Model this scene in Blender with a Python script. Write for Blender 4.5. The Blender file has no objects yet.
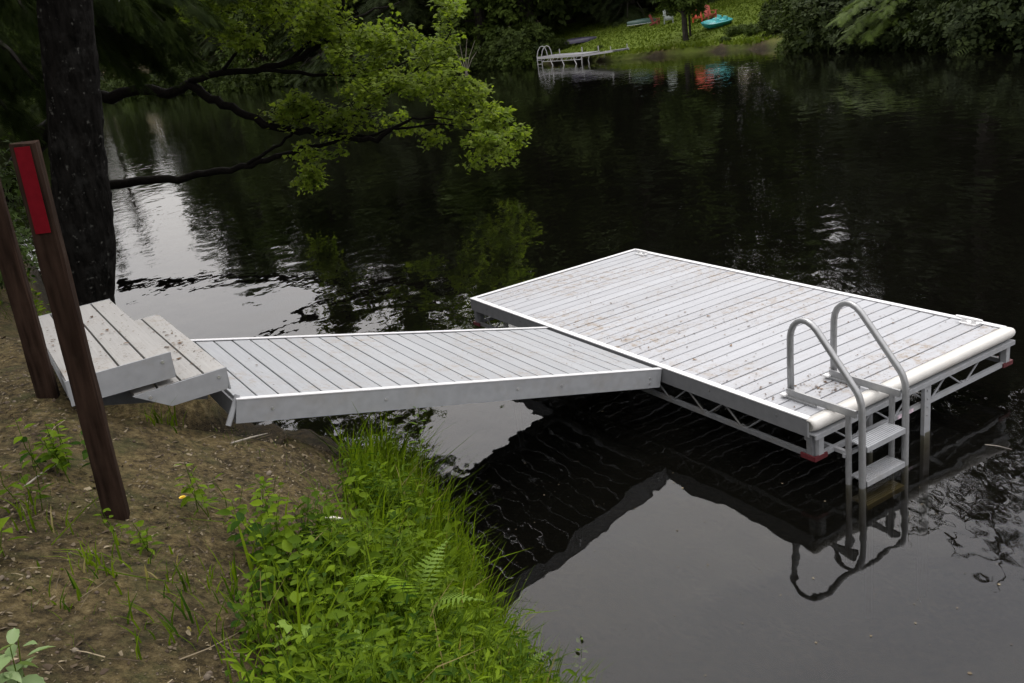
import bpy, math, random
import numpy as np
from mathutils import Vector, Matrix

random.seed(7)
rng = np.random.default_rng(11)
SC = bpy.context.scene
COL = SC.collection
rad = math.radians

# ------------------------------------------------------------------ camera model (water level is Z = 0)
WZ = 0.54                       # height of the dock's top above the water
CAM_F, CAM_P, CAM_R, CAM_H = 921.05, 0.336305, -0.135145, 2.946 + WZ
_f = np.array([0, math.cos(CAM_P), -math.sin(CAM_P)])
_u = np.array([0, math.sin(CAM_P), math.cos(CAM_P)])
_x = np.array([1.0, 0, 0])
CX = math.cos(CAM_R) * _x + math.sin(CAM_R) * _u
CU = -math.sin(CAM_R) * _x + math.cos(CAM_R) * _u
CF = _f
CO = np.array([0, 0, CAM_H])


def ray(px, py):
    return CF + CX * (px - 512) / CAM_F - CU * (py - 341.5) / CAM_F


def at_y(px, py, Y):
    d = ray(px, py)
    return Vector(CO + d * (Y / d[1]))


def at_z(px, py, Z):
    d = ray(px, py)
    return Vector(CO + d * ((Z - CAM_H) / d[2]))


# ------------------------------------------------------------------ mesh helpers
class MB:
    def __init__(s):
        s.v, s.f, s.t, s.tint = [], [], [], 0.5

    def add(s, vs, fs, tint=None):
        n = len(s.v)
        t = s.tint if tint is None else tint
        s.v += [tuple(v) for v in vs]
        s.t += [t] * len(vs)
        s.f += [tuple(i + n for i in f) for f in fs]

    def box(s, x0, x1, y0, y1, z0, z1, tint=None, b=0.0):
        if b <= 0:
            vs = [(x, y, z) for z in (z0, z1) for y in (y0, y1) for x in (x0, x1)]
            s.add(vs, [(0, 2, 3, 1), (4, 5, 7, 6), (0, 1, 5, 4), (1, 3, 7, 5), (3, 2, 6, 7), (2, 0, 4, 6)], tint)
        else:                                             # chamfered top edges
            vs = [(x, y, z0) for y in (y0, y1) for x in (x0, x1)]
            vs += [(x, y, z1 - b) for y in (y0, y1) for x in (x0, x1)]
            vs += [(x, y, z1) for y in (y0 + b, y1 - b) for x in (x0 + b, x1 - b)]
            fs = [(0, 2, 3, 1), (8, 9, 11, 10)]
            for a, c in ((0, 4), (4, 8)):
                fs += [(a, a + 1, c + 1, c), (a + 1, a + 3, c + 3, c + 1), (a + 3, a + 2, c + 2, c + 3), (a + 2, a, c, c + 2)]
            s.add(vs, fs, tint)

    def bar(s, p, q, w, h, up=(0, 0, 1), tint=None):
        p, q = Vector(p), Vector(q)
        d = (q - p).normalized()
        a = d.cross(Vector(up))
        if a.length < 1e-4:
            a = d.cross(Vector((1, 0, 0)))
        a.normalize()
        b = a.cross(d).normalized()
        vs = []
        for c in (p, q):
            for i, j in ((-1, -1), (1, -1), (1, 1), (-1, 1)):
                vs.append(c + a * (i * w / 2) + b * (j * h / 2))
        s.add(vs, [(0, 3, 2, 1), (4, 5, 6, 7), (0, 1, 5, 4), (1, 2, 6, 5), (2, 3, 7, 6), (3, 0, 4, 7)], tint)

    def tube(s, pts, r, n=8, tint=None, square=0.0):
        pts = [Vector(p) for p in pts]
        rs = r if isinstance(r, (list, tuple)) else [r] * len(pts)
        m = len(pts)
        dirs = []
        for i in range(m):
            a = pts[max(i - 1, 0)]
            b = pts[min(i + 1, m - 1)]
            dirs.append((b - a).normalized())
        ref = Vector((0, 0, 1)) if abs(dirs[0].z) < 0.9 else Vector((0, 1, 0))
        a = dirs[0].cross(ref).normalized()
        vs = []
        for i in range(m):
            a = (a - dirs[i] * a.dot(dirs[i]))
            a.normalize()
            b = dirs[i].cross(a)
            for k in range(n):
                th = 2 * math.pi * (k + .5) / n
                c, sn = math.cos(th), math.sin(th)
                rr = rs[i]
                if square:
                    e = max(abs(c), abs(sn))
                    rr = rs[i] * ((1 - square) + square / e)
                vs.append(pts[i] + a * (c * rr) + b * (sn * rr))
        fs = []
        for i in range(m - 1):
            for k in range(n):
                k2 = (k + 1) % n
                fs.append((i * n + k, i * n + k2, (i + 1) * n + k2, (i + 1) * n + k))
        fs.append(tuple(reversed(range(n))))
        fs.append(tuple((m - 1) * n + k for k in range(n)))
        s.add(vs, fs, tint)

    def build(s, name, mat, parent=None, loc=None, smooth=False):
        me = bpy.data.meshes.new(name)
        me.from_pydata(s.v, [], s.f)
        at = me.attributes.new('tint', 'FLOAT', 'POINT')
        at.data.foreach_set('value', np.array(s.t, dtype=np.float32))
        if smooth:
            me.polygons.foreach_set('use_smooth', [True] * len(me.polygons))
        me.update()
        me.materials.append(mat)
        o = bpy.data.objects.new(name, me)
        COL.objects.link(o)
        if parent:
            o.parent = parent
        if loc:
            o.location = loc
        return o


def np_mesh(name, V, F, tint, mat, parent=None, smooth=False):
    """triangles or quads from numpy arrays"""
    k = F.shape[1]
    me = bpy.data.meshes.new(name)
    me.vertices.add(len(V))
    me.vertices.foreach_set('co', V.astype(np.float32).ravel())
    me.loops.add(F.size)
    me.loops.foreach_set('vertex_index', F.astype(np.int32).ravel())
    me.polygons.add(len(F))
    me.polygons.foreach_set('loop_start', np.arange(0, F.size, k, dtype=np.int32))
    me.polygons.foreach_set('loop_total', np.full(len(F), k, dtype=np.int32))
    if smooth:
        me.polygons.foreach_set('use_smooth', np.ones(len(F), dtype=bool))
    at = me.attributes.new('tint', 'FLOAT', 'POINT')
    at.data.foreach_set('value', tint.astype(np.float32))
    me.update(calc_edges=True)
    me.validate()
    me.materials.append(mat)
    o = bpy.data.objects.new(name, me)
    COL.objects.link(o)
    if parent:
        o.parent = parent
    return o


def empty(name, loc=(0, 0, 0), rz=0.0):
    o = bpy.data.objects.new(name, None)
    o.empty_display_size = .2
    COL.objects.link(o)
    o.location = loc
    o.rotation_euler = (0, 0, rz)
    return o


def tag(o, label, cat, group=None):
    o['label'] = label
    o['category'] = cat
    if group:
        o['group'] = group
    return o


def kind(o, k):
    o['kind'] = k
    return o


def dup(root, loc, rz, sc=(1, 1, 1), label=None, group=None):
    r = root.copy()
    COL.objects.link(r)
    r.location, r.rotation_euler, r.scale = loc, (0, 0, rz), sc
    if label:
        r['label'] = label
    if group:
        r['group'] = group
    for ch in list(root.children):
        c = ch.copy()
        COL.objects.link(c)
        c.parent = r
        for g in list(ch.children):
            d = g.copy()
            COL.objects.link(d)
            d.parent = c
    return r


# ------------------------------------------------------------------ materials
def mat_new(name):
    m = bpy.data.materials.new(name)
    m.use_nodes = True
    nt = m.node_tree
    nt.nodes.clear()
    out = nt.nodes.new('ShaderNodeOutputMaterial')
    return m, nt, out


def N(nt, typ, **kw):
    n = nt.nodes.new(typ)
    for k, v in kw.items():
        if k.startswith('i_'):
            n.inputs[k[2:].replace('_', ' ')].default_value = v
        else:
            setattr(n, k, v)
    return n


def ramp(nt, src, stops):
    r = nt.nodes.new('ShaderNodeValToRGB')
    el = r.color_ramp.elements
    while len(el) < len(stops):
        el.new(0.5)
    for e, (p, c) in zip(el, stops):
        e.position = p
        e.color = (*c, 1) if len(c) == 3 else c
    nt.links.new(src, r.inputs[0])
    return r


def mixc(nt, fac, a, b, mode='MIX'):
    m = nt.nodes.new('ShaderNodeMix')
    m.data_type = 'RGBA'
    m.blend_type = mode
    for sock, v in ((m.inputs[0], fac), (m.inputs[6], a), (m.inputs[7], b)):
        if hasattr(v, 'links'):
            nt.links.new(v, sock)
        elif isinstance(v, (int, float)):
            sock.default_value = v
        else:
            sock.default_value = (*v, 1) if len(v) == 3 else v
    return m.outputs[2]


def leaf_mat(name, c0, c1, trans=0.35, rough=0.5, spec=0.3, brown=None):
    """foliage: colour from the per-leaf tint, a thin sheet that lets some light through"""
    m, nt, out = mat_new(name)
    a = N(nt, 'ShaderNodeAttribute', attribute_name='tint')
    stops = [(0.0, c0), (0.93 if brown else 1.0, c1)]
    if brown:
        stops.append((0.97, brown))
    cr = ramp(nt, a.outputs['Fac'], stops)
    p = N(nt, 'ShaderNodeBsdfPrincipled')
    p.inputs['Roughness'].default_value = rough
    p.inputs['Specular IOR Level'].default_value = spec
    nt.links.new(cr.outputs[0], p.inputs['Base Color'])
    if trans > 0:
        t = N(nt, 'ShaderNodeBsdfTranslucent')
        tc = mixc(nt, 1.0, cr.outputs[0], (1.1, 1.15, .55), 'MULTIPLY')
        nt.links.new(tc, t.inputs['Color'])
        mx = N(nt, 'ShaderNodeMixShader')
        mx.inputs[0].default_value = trans
        nt.links.new(p.outputs[0], mx.inputs[1])
        nt.links.new(t.outputs[0], mx.inputs[2])
        nt.links.new(mx.outputs[0], out.inputs[0])
    else:
        nt.links.new(p.outputs[0], out.inputs[0])
    return m


def plain_mat(name, col, rough=0.5, metal=0.0, spec=0.5, noise=0.0, scale=8.0, bump=0.0, stretch=(1, 1, 1), dirt=None, dirt_amt=0.0):
    m, nt, out = mat_new(name)
    p = N(nt, 'ShaderNodeBsdfPrincipled')
    p.inputs['Roughness'].default_value = rough
    p.inputs['Metallic'].default_value = metal
    p.inputs['Specular IOR Level'].default_value = spec
    tc = N(nt, 'ShaderNodeTexCoord')
    mp = N(nt, 'ShaderNodeMapping')
    mp.inputs['Scale'].default_value = stretch
    nt.links.new(tc.outputs['Object'], mp.inputs[0])
    nz = N(nt, 'ShaderNodeTexNoise')
    nz.inputs['Scale'].default_value = scale
    nz.inputs['Detail'].default_value = 6
    nt.links.new(mp.outputs[0], nz.inputs[0])
    lo = tuple(c * (1 - noise) for c in col)
    hi = tuple(min(1, c * (1 + noise)) for c in col)
    cr = ramp(nt, nz.outputs[0], [(0.3, lo), (0.7, hi)])
    c = cr.outputs[0]
    if dirt:
        n2 = N(nt, 'ShaderNodeTexNoise')
        n2.inputs['Scale'].default_value = 5
        n2.inputs['Detail'].default_value = 9
        n2.inputs['Roughness'].default_value = .7
        nt.links.new(tc.outputs['Object'], n2.inputs[0])
        r2 = ramp(nt, n2.outputs[0], [(0.5, (0, 0, 0)), (0.72, (dirt_amt,) * 3)])
        c = mixc(nt, r2.outputs[0], c, dirt)
    nt.links.new(c, p.inputs['Base Color'])
    if bump > 0:
        b = N(nt, 'ShaderNodeBump')
        b.inputs['Strength'].default_value = 1.0
        b.inputs['Distance'].default_value = bump
        nt.links.new(nz.outputs[0], b.inputs['Height'])
        nt.links.new(b.outputs[0], p.inputs['Normal'])
    nt.links.new(p.outputs[0], out.inputs[0])
    return m


def deck_mat(name, base, grain_axis, patch=0.5, speck=1.0, seed=0.0):
    """weathered pale grey deck boards: board-to-board tone, fine grain, brown smears and specks of dirt"""
    m, nt, out = mat_new(name)
    tc = N(nt, 'ShaderNodeTexCoord')
    a = N(nt, 'ShaderNodeAttribute', attribute_name='tint')
    mp = N(nt, 'ShaderNodeMapping')
    mp.inputs['Scale'].default_value = (90, 3, 3) if grain_axis == 'y' else (3, 90, 3)
    nt.links.new(tc.outputs['Object'], mp.inputs[0])
    g = N(nt, 'ShaderNodeTexNoise')
    g.inputs['Scale'].default_value = 1.0
    g.inputs['Detail'].default_value = 5
    nt.links.new(mp.outputs[0], g.inputs[0])
    d = tuple(c * .92 for c in base)
    u = tuple(min(1, c * 1.05) for c in base)
    c1 = ramp(nt, a.outputs['Fac'], [(0, d), (1, u)]).outputs[0]
    gr = ramp(nt, g.outputs[0], [(0.25, (.86, .86, .86)), (0.75, (1.06, 1.06, 1.06))]).outputs[0]
    c1 = mixc(nt, 1.0, c1, gr, 'MULTIPLY')
    # wide pale smears of pollen and mud
    off = N(nt, 'ShaderNodeMapping')
    off.inputs['Location'].default_value = (seed, seed * 1.7, 0)
    nt.links.new(tc.outputs['Object'], off.inputs[0])
    n1 = N(nt, 'ShaderNodeTexNoise')
    n1.inputs['Scale'].default_value = 1.3
    n1.inputs['Detail'].default_value = 4
    nt.links.new(off.outputs[0], n1.inputs[0])
    n2 = N(nt, 'ShaderNodeTexNoise')
    n2.inputs['Scale'].default_value = 11
    n2.inputs['Detail'].default_value = 8
    n2.inputs['Roughness'].default_value = .75
    nt.links.new(off.outputs[0], n2.inputs[0])
    r1 = ramp(nt, n1.outputs[0], [(0.42, (0, 0, 0)), (0.62, (1, 1, 1))]).outputs[0]
    r2 = ramp(nt, n2.outputs[0], [(0.49, (0, 0, 0)), (0.64, (1, 1, 1))]).outputs[0]
    mm = mixc(nt, 1.0, r1, r2, 'MULTIPLY')
    mm = mixc(nt, 1.0, mm, (patch,) * 3, 'MULTIPLY')
    c1 = mixc(nt, mm, c1, (.19, .15, .11))
    # sharp specks
    n3 = N(nt, 'ShaderNodeTexNoise')
    n3.inputs['Scale'].default_value = 46
    n3.inputs['Detail'].default_value = 3
    nt.links.new(off.outputs[0], n3.inputs[0])
    r3 = ramp(nt, n3.outputs[0], [(0.625, (0, 0, 0)), (0.68, (.8 * speck,) * 3)]).outputs[0]
    r4 = ramp(nt, n1.outputs[0], [(0.36, (.12, .12, .12)), (0.62, (1, 1, 1))]).outputs[0]
    c1 = mixc(nt, mixc(nt, 1.0, r3, r4, 'MULTIPLY'), c1, (.10, .07, .05))
    p = N(nt, 'ShaderNodeBsdfPrincipled')
    nt.links.new(c1, p.inputs['Base Color'])
    p.inputs['Roughness'].default_value = .55
    p.inputs['Specular IOR Level'].default_value = .35
    b = N(nt, 'ShaderNodeBump')
    b.inputs['Distance'].default_value = .0012
    b.inputs['Strength'].default_value = .6
    nt.links.new(g.outputs[0], b.inputs['Height'])
    nt.links.new(b.outputs[0], p.inputs['Normal'])
    nt.links.new(p.outputs[0], out.inputs[0])
    return m


M = {}
M['deck'] = deck_mat('deck_boards', (.295, .303, .322), 'y', .95, 1.15, 0.0)
M['gang'] = deck_mat('gangway_boards', (.258, .268, .282), 'y', .7, .8, 3.3)
M['tread'] = deck_mat('tread_boards', (.285, .280, .270), 'x', .8, 1.3, 9.1)
M['alu'] = plain_mat('weathered_aluminium', (.262, .270, .282), .7, 0, .06, .08, 14, .0006, (1, 1, 1), (.22, .20, .17), .35)
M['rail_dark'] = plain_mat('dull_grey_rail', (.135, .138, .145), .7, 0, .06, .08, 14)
M['alu_pale'] = plain_mat('pale_aluminium_lip', (.52, .52, .53), .42, .1, .5, .05, 20)
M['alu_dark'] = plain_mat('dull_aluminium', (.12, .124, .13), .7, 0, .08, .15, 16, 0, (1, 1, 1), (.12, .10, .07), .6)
M['tube'] = plain_mat('ladder_aluminium', (.29, .295, .30), .36, .5, .5, .08, 30)
M['far_rail'] = plain_mat('far_grey_rail', (.30, .30, .30), .6, 0, .2)
M['vinyl'] = plain_mat('cream_vinyl', (.49, .48, .455), .45, 0, .4, .05, 9, 0, (1, 1, 1), (.36, .31, .24), .3)
M['white'] = plain_mat('white_plastic', (.72, .72, .72), .4, 0, .5, .03)
M['red'] = plain_mat('faded_red_paint', (.075, .008, .011), .55, 0, .4, .2, 25)
M['bolt'] = plain_mat('bolt_steel', (.62, .62, .62), .3, .8)
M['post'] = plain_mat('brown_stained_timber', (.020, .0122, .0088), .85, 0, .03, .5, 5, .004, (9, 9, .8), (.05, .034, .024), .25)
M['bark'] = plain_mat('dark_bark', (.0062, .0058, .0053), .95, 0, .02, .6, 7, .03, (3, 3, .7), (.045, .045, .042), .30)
def flecks(m, amt=.5):
    """pale lichen spots on bark"""
    nt = m.node_tree
    p = [n for n in nt.nodes if n.type == 'BSDF_PRINCIPLED'][0]
    src = p.inputs['Base Color'].links[0].from_socket
    tc = [n for n in nt.nodes if n.type == 'TEX_COORD'][0]
    n = N(nt, 'ShaderNodeTexNoise')
    n.inputs['Scale'].default_value = 22
    n.inputs['Detail'].default_value = 5
    nt.links.new(tc.outputs['Object'], n.inputs[0])
    r = ramp(nt, n.outputs[0], [(.64, (0, 0, 0)), (.70, (amt,) * 3)])
    nt.links.new(mixc(nt, r.outputs[0], src, (.10, .10, .09)), p.inputs['Base Color'])


flecks(M['bark'], .45)
M['twig'] = plain_mat('dark_twig', (.009, .008, .007), .9, 0, .03, .4, 20, .004)
M['far_bark'] = plain_mat('far_bark', (.03, .026, .022), .9, 0, .2, .4, 4)
M['grey_twig'] = plain_mat('dry_grey_twig', (.20, .18, .15), .85, 0, .2, .3, 20)
M['maple'] = leaf_mat('maple_leaf', (.085, .130, .018), (.175, .225, .034), .55, .6, .06)
M['canopy'] = leaf_mat('canopy_leaf', (.03, .05, .010), (.06, .10, .016), .25, .6, .2)
M['needle'] = leaf_mat('hemlock_needles', (.007, .012, .003), (.022, .034, .006), .25, .8, .03)
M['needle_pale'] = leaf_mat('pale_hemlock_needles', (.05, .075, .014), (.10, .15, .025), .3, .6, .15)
M['far_leaf'] = leaf_mat('far_leaf', (.018, .028, .007), (.050, .072, .013), .15, .7, .1)
M['far_leaf_light'] = leaf_mat('far_leaf_light', (.028, .046, .009), (.068, .10, .016), .18, .7, .1)
M['far_needle'] = leaf_mat('far_needle', (.014, .022, .008), (.034, .048, .012), .12, .7, .1)
M['grass'] = leaf_mat('bank_grass_blade', (.020, .048, .003), (.125, .185, .008), .5, .6, .04, (.24, .20, .09))
M['weed'] = leaf_mat('weed_leaf', (.018, .048, .003), (.125, .190, .009), .45, .55, .06)
M['weed_pale'] = leaf_mat('pale_weed_leaf', (.11, .17, .06), (.20, .27, .12), .3, .5, .3)
M['fern'] = leaf_mat('fern_leaf', (.13, .22, .03), (.20, .30, .05), .5, .5, .12)
M['litter'] = leaf_mat('dry_litter', (.034, .022, .013), (.24, .20, .13), .05, .8, .2)
M['debris'] = leaf_mat('deck_debris', (.05, .03, .02), (.20, .13, .08), .05, .8, .2)
M['yellow'] = plain_mat('yellow_petal', (.75, .50, .02), .6)
M['peeled'] = plain_mat('peeled_wood', (.62, .60, .50), .7, 0, .3, .1)
M['teal'] = plain_mat('teal_plastic', (.02, .28, .30), .35)
M['teal_pale'] = plain_mat('pale_teal_plastic', (.12, .48, .48), .4)
M['orange'] = plain_mat('orange_red_plastic', (.55, .085, .035), .45)
M['pink'] = plain_mat('faded_red_plastic', (.50, .12, .10), .5)
M['maroon'] = plain_mat('maroon_wood', (.20, .035, .03), .55)
M['palewood'] = plain_mat('pale_grey_paint', (.22, .25, .23), .55)
M['green'] = plain_mat('green_hull', (.035, .075, .06), .4)
M['purple'] = plain_mat('dark_violet_hull', (.03, .025, .05), .4)

DA = (-.40725, 10.09473)
YAW = -1.0493215
DL, DW = 4.8813, 2.4257
E1 = Vector((math.cos(YAW), math.sin(YAW), 0))
E2 = Vector((-math.sin(YAW), math.cos(YAW), 0))


# ------------------------------------------------------------------ terrain
NEAR = [(40, -40), (9, -9), (3.6, -1.0), (1.2, 2.0), (.12, 3.3), (-.22, 4.1), (-.50, 5.0), (-.72, 5.85), (-.96, 6.5), (-1.25, 7.2), (-1.95, 8.1), (-2.7, 8.6),
        (-3.4, 9.0), (-4.2, 9.6), (-5.4, 11.2), (-7.6, 15.2), (-9.6, 19), (-14, 25), (-27, 34), (-60, 44), (-300, 70), (-300, -300), (300, -300), (120, -120)]
FAR = [(300, -60), (60, -20), (33, 5), (26, 20), (22.5, 29), (20.8, 36), (19.6, 43), (16.6, 52.5), (13.4, 58.2), (10.4, 60.2), (8.6, 61.6), (7.0, 65),
       (3.5, 71), (-3.5, 77), (-13, 89), (-31, 108), (-47, 124), (-85, 150), (-160, 175), (-300, 200), (-300, 500), (500, 500), (500, -60)]


def sdist(P, poly):
    """signed distance to a polygon, positive inside"""
    poly = np.array(poly, float)
    A, B = poly, np.roll(poly, -1, 0)
    best = np.full(len(P), 1e18)
    inside = np.zeros(len(P), bool)
    for a, b in zip(A, B):
        d = b - a
        t = np.clip(((P - a) @ d) / (d @ d), 0, 1)
        q = P - a - t[:, None] * d
        best = np.minimum(best, (q * q).sum(1))
        c = (a[1] > P[:, 1]) != (b[1] > P[:, 1])
        if abs(b[1] - a[1]) > 1e-12:
            xx = a[0] + (P[:, 1] - a[1]) / (b[1] - a[1]) * (b[0] - a[0])
            inside ^= c & (P[:, 0] < xx)
    return np.where(inside, 1, -1) * np.sqrt(best)


def vnoise(x, y, s, seed=0):
    """cheap smooth noise"""
    r = np.random.default_rng(seed)
    o = np.zeros_like(x)
    for k in range(6):
        th = r.uniform(0, 6.28)
        fr = s * r.uniform(.6, 1.9)
        o += np.sin((x * math.cos(th) + y * math.sin(th)) * fr + r.uniform(0, 6.28))
    return o / 6


def height(P):
    P = np.atleast_2d(np.asarray(P, float))
    dn, df = sdist(P, NEAR), sdist(P, FAR)
    x, y = P[:, 0], P[:, 1]
    zn = np.interp(dn, [-9, -3, -.6, 0, .15, .5, .9, 1.5, 2.1, 3, 6, 15, 60, 200], [-2, -1.5, -.6, -.02, .28, .74, 1.08, 1.42, 1.68, 1.80, 2.0, 3.4, 12, 30])
    zf = np.interp(df, [-9, -3, -.6, 0, .35, 2, 6, 12, 20, 40, 120, 400], [-2, -1.5, -.5, -.02, .34, .62, 1.35, 2.15, 2.9, 5.5, 15, 45])
    z = np.maximum(zn, zf)
    # the hollow scooped out of the bank under the steps and the end of the gangway
    rx, ry = x - DA[0], y - DA[1]
    ss, uu = rx * E1[0] + ry * E1[1], -(rx * E2[0] + ry * E2[1])
    hol = np.clip((ss - .1) / .25, 0, 1) * np.clip((3.22 - ss) / .14, 0, 1) * np.clip((uu - 1.2) / .4, 0, 1) * np.clip((4.36 - uu) / .22, 0, 1)
    z = np.where(z > .07, z * (1 - hol) + .07 * hol, z)
    w = np.clip(np.maximum(dn, df) * 1.4, 0, 1)
    z = z + w * (.035 * vnoise(x, y, 3.0, 1) + .02 * vnoise(x, y, 8.0, 2))
    z = z + w * .012 * vnoise(x, y, 21.0, 3) * (np.hypot(x, y) < 14)
    return z


def gz(x, y):
    return float(height([[x, y]])[0])


def ground_at(px, py, tmax=160.0):
    d = ray(px, py)
    ts = np.concatenate([np.arange(1.2, 14, .02), np.arange(14, tmax, .15)])
    Q = CO + ts[:, None] * d
    hit = np.nonzero(Q[:, 2] < np.maximum(height(Q[:, :2]), -5))[0]
    q = Q[hit[0]] if len(hit) else Q[-1]
    return Vector(q)


def build_ground():
    nr, na = 190, 460
    rr = np.concatenate([[0], np.geomspace(.35, 480, nr)])
    V, T = [], []
    ang = np.linspace(0, 2 * math.pi, na, endpoint=False)
    # finer in the direction of view
    ang = ang + .55 * np.sin(2 * (ang - math.pi / 2)) * -.5
    ang = np.sort(ang)
    X = rr[:, None] * np.cos(ang)
    Y = rr[:, None] * np.sin(ang)
    P = np.stack([X.ravel(), Y.ravel()], 1)
    z = height(P)
    df = sdist(P, FAR)
    V = np.column_stack([P, z])
    F = []
    idx = np.arange((nr + 1) * na).reshape(nr + 1, na)
    a, b = idx[:-1], idx[1:]
    F = np.stack([a, b, np.roll(b, -1, 1), np.roll(a, -1, 1)], -1).reshape(-1, 4)
    slope = P[:, 0] / np.maximum(P[:, 1], .1)
    r = np.hypot(P[:, 0], P[:, 1])
    lawn = np.clip((df - .55 + .3 * vnoise(P[:, 0], P[:, 1], 2.2, 5)) / .4, 0, 1) * np.clip((slope - .055) / .02, 0, 1) * np.clip((.335 - slope) / .02, 0, 1) * (P[:, 1] > 0) * np.clip((90 - r) / 4, 0, 1)
    # moss and thin grass on the near bank, in patches
    o = np_mesh('ground', V, F, lawn, M['ground'], smooth=True)
    kind(o, 'structure')
    return o


def ground_material():
    m, nt, out = mat_new('bank_soil')
    tc = N(nt, 'ShaderNodeTexCoord')
    a = N(nt, 'ShaderNodeAttribute', attribute_name='tint')

    def noise(sc, det=6, rough=.6):
        n = N(nt, 'ShaderNodeTexNoise')
        n.inputs['Scale'].default_value = sc
        n.inputs['Detail'].default_value = det
        n.inputs['Roughness'].default_value = rough
        nt.links.new(tc.outputs['Object'], n.inputs[0])
        return n.outputs[0]
    n1, n2, n3 = noise(1.6, 5), noise(17, 10, .78), noise(80, 4, .6)
    soil = ramp(nt, n2, [(.36, (.010, .0078, .0036)), (.46, (.056, .043, .019)), (.56, (.115, .090, .042)), (.70, (.21, .175, .095))]).outputs[0]
    tone = ramp(nt, n1, [(.35, (.62, .60, .58)), (.65, (1.25, 1.2, 1.12))]).outputs[0]
    soil = mixc(nt, 1.0, soil, tone, 'MULTIPLY')
    moss = ramp(nt, noise(3.1, 6, .7), [(.50, (0, 0, 0)), (.66, (.6, .6, .6))]).outputs[0]
    soil = mixc(nt, moss, soil, (.060, .066, .022))
    speck = ramp(nt, n3, [(.66, (0, 0, 0)), (.70, (.55, .55, .55))]).outputs[0]
    soil = mixc(nt, speck, soil, (.24, .20, .15))
    lawn = ramp(nt, noise(1.1, 9, .75), [(.3, (.060, .092, .010)), (.5, (.092, .128, .015)), (.72, (.12, .155, .022))]).outputs[0]
    gp = N(nt, 'ShaderNodeNewGeometry')
    sx = N(nt, 'ShaderNodeSeparateXYZ')
    nt.links.new(gp.outputs['Position'], sx.inputs[0])
    wet = ramp(nt, sx.outputs['Z'], [(.16, (.26, .25, .24)), (.42, (1, 1, 1))]).outputs[0]
    soil = mixc(nt, 1.0, soil, wet, 'MULTIPLY')
    c = mixc(nt, a.outputs['Fac'], soil, lawn)
    p = N(nt, 'ShaderNodeBsdfPrincipled')
    p.inputs['Roughness'].default_value = .9
    p.inputs['Specular IOR Level'].default_value = .15
    nt.links.new(c, p.inputs['Base Color'])
    b = N(nt, 'ShaderNodeBump')
    b.inputs['Distance'].default_value = .05
    b.inputs['Strength'].default_value = 1.0
    nt.links.new(n2, b.inputs['Height'])
    b2 = N(nt, 'ShaderNodeBump')
    b2.inputs['Distance'].default_value = .008
    nt.links.new(n3, b2.inputs['Height'])
    nt.links.new(b.outputs[0], b2.inputs['Normal'])
    nt.links.new(b2.outputs[0], p.inputs['Normal'])
    nt.links.new(p.outputs[0], out.inputs[0])
    return m


M['ground'] = ground_material()
build_ground()


def water_material():
    m, nt, out = mat_new('pond_water')
    tc = N(nt, 'ShaderNodeTexCoord')
    geo = N(nt, 'ShaderNodeNewGeometry')

    def noise(sc, det, stretch=(1, 1, 1), rz=0.0, rough=.5):
        mp = N(nt, 'ShaderNodeMapping')
        mp.inputs['Scale'].default_value = stretch
        mp.inputs['Rotation'].default_value = (0, 0, rz)
        nt.links.new(geo.outputs['Position'], mp.inputs[0])
        n = N(nt, 'ShaderNodeTexNoise')
        n.inputs['Scale'].default_value = sc
        n.inputs['Detail'].default_value = det
        n.inputs['Roughness'].default_value = rough
        nt.links.new(mp.outputs[0], n.inputs[0])
        return n.outputs[0]
    big = noise(.42, 3, (1, 1, 1), .4)
    amp = ramp(nt, big, [(.42, (.14, .14, .14)), (.66, (.9, .9, .9))]).outputs[0]
    swell = noise(1.9, 1, (1.0, .8, 1), .3)
    fine = noise(7.5, 1, (1.0, .55, 1), -.35)
    ad = N(nt, 'ShaderNodeMath', operation='MULTIPLY')
    nt.links.new(fine, ad.inputs[0])
    nt.links.new(amp, ad.inputs[1])
    b1 = N(nt, 'ShaderNodeBump')
    b1.inputs['Distance'].default_value = WAVE_SWELL
    nt.links.new(swell, b1.inputs['Height'])
    b2 = N(nt, 'ShaderNodeBump')
    b2.inputs['Distance'].default_value = WAVE_FINE
    nt.links.new(ad.outputs[0], b2.inputs['Height'])
    nt.links.new(b1.outputs[0], b2.inputs['Normal'])
    gl = N(nt, 'ShaderNodeBsdfGlossy')
    gl.inputs['Roughness'].default_value = .015
    gl.inputs['Color'].default_value = (1, 1, 1, 1)
    nt.links.new(b2.outputs[0], gl.inputs['Normal'])
    fr = N(nt, 'ShaderNodeFresnel')
    fr.inputs['IOR'].default_value = 1.34
    nt.links.new(b2.outputs[0], fr.inputs['Normal'])
    tr = N(nt, 'ShaderNodeBsdfTransparent')
    tr.inputs['Color'].default_value = (.92, .90, .74, 1)
    mx = N(nt, 'ShaderNodeMixShader')
    nt.links.new(fr.outputs[0], mx.inputs[0])
    mk = N(nt, 'ShaderNodeBsdfDiffuse')                # suspended peat makes the water faintly cloudy
    mk.inputs['Color'].default_value = (.105, .10, .075, 1)
    mu = N(nt, 'ShaderNodeMixShader')
    mu.inputs[0].default_value = .016
    nt.links.new(tr.outputs[0], mu.inputs[1])
    nt.links.new(mk.outputs[0], mu.inputs[2])
    nt.links.new(mu.outputs[0], mx.inputs[1])
    nt.links.new(gl.outputs[0], mx.inputs[2])
    nt.links.new(mx.outputs[0], out.inputs['Surface'])
    ab = N(nt, 'ShaderNodeVolumeAbsorption')
    ab.inputs['Color'].default_value = (.40, .30, .05, 1)
    ab.inputs['Density'].default_value = 4.5
    nt.links.new(ab.outputs[0], out.inputs['Volume'])
    return m


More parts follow.
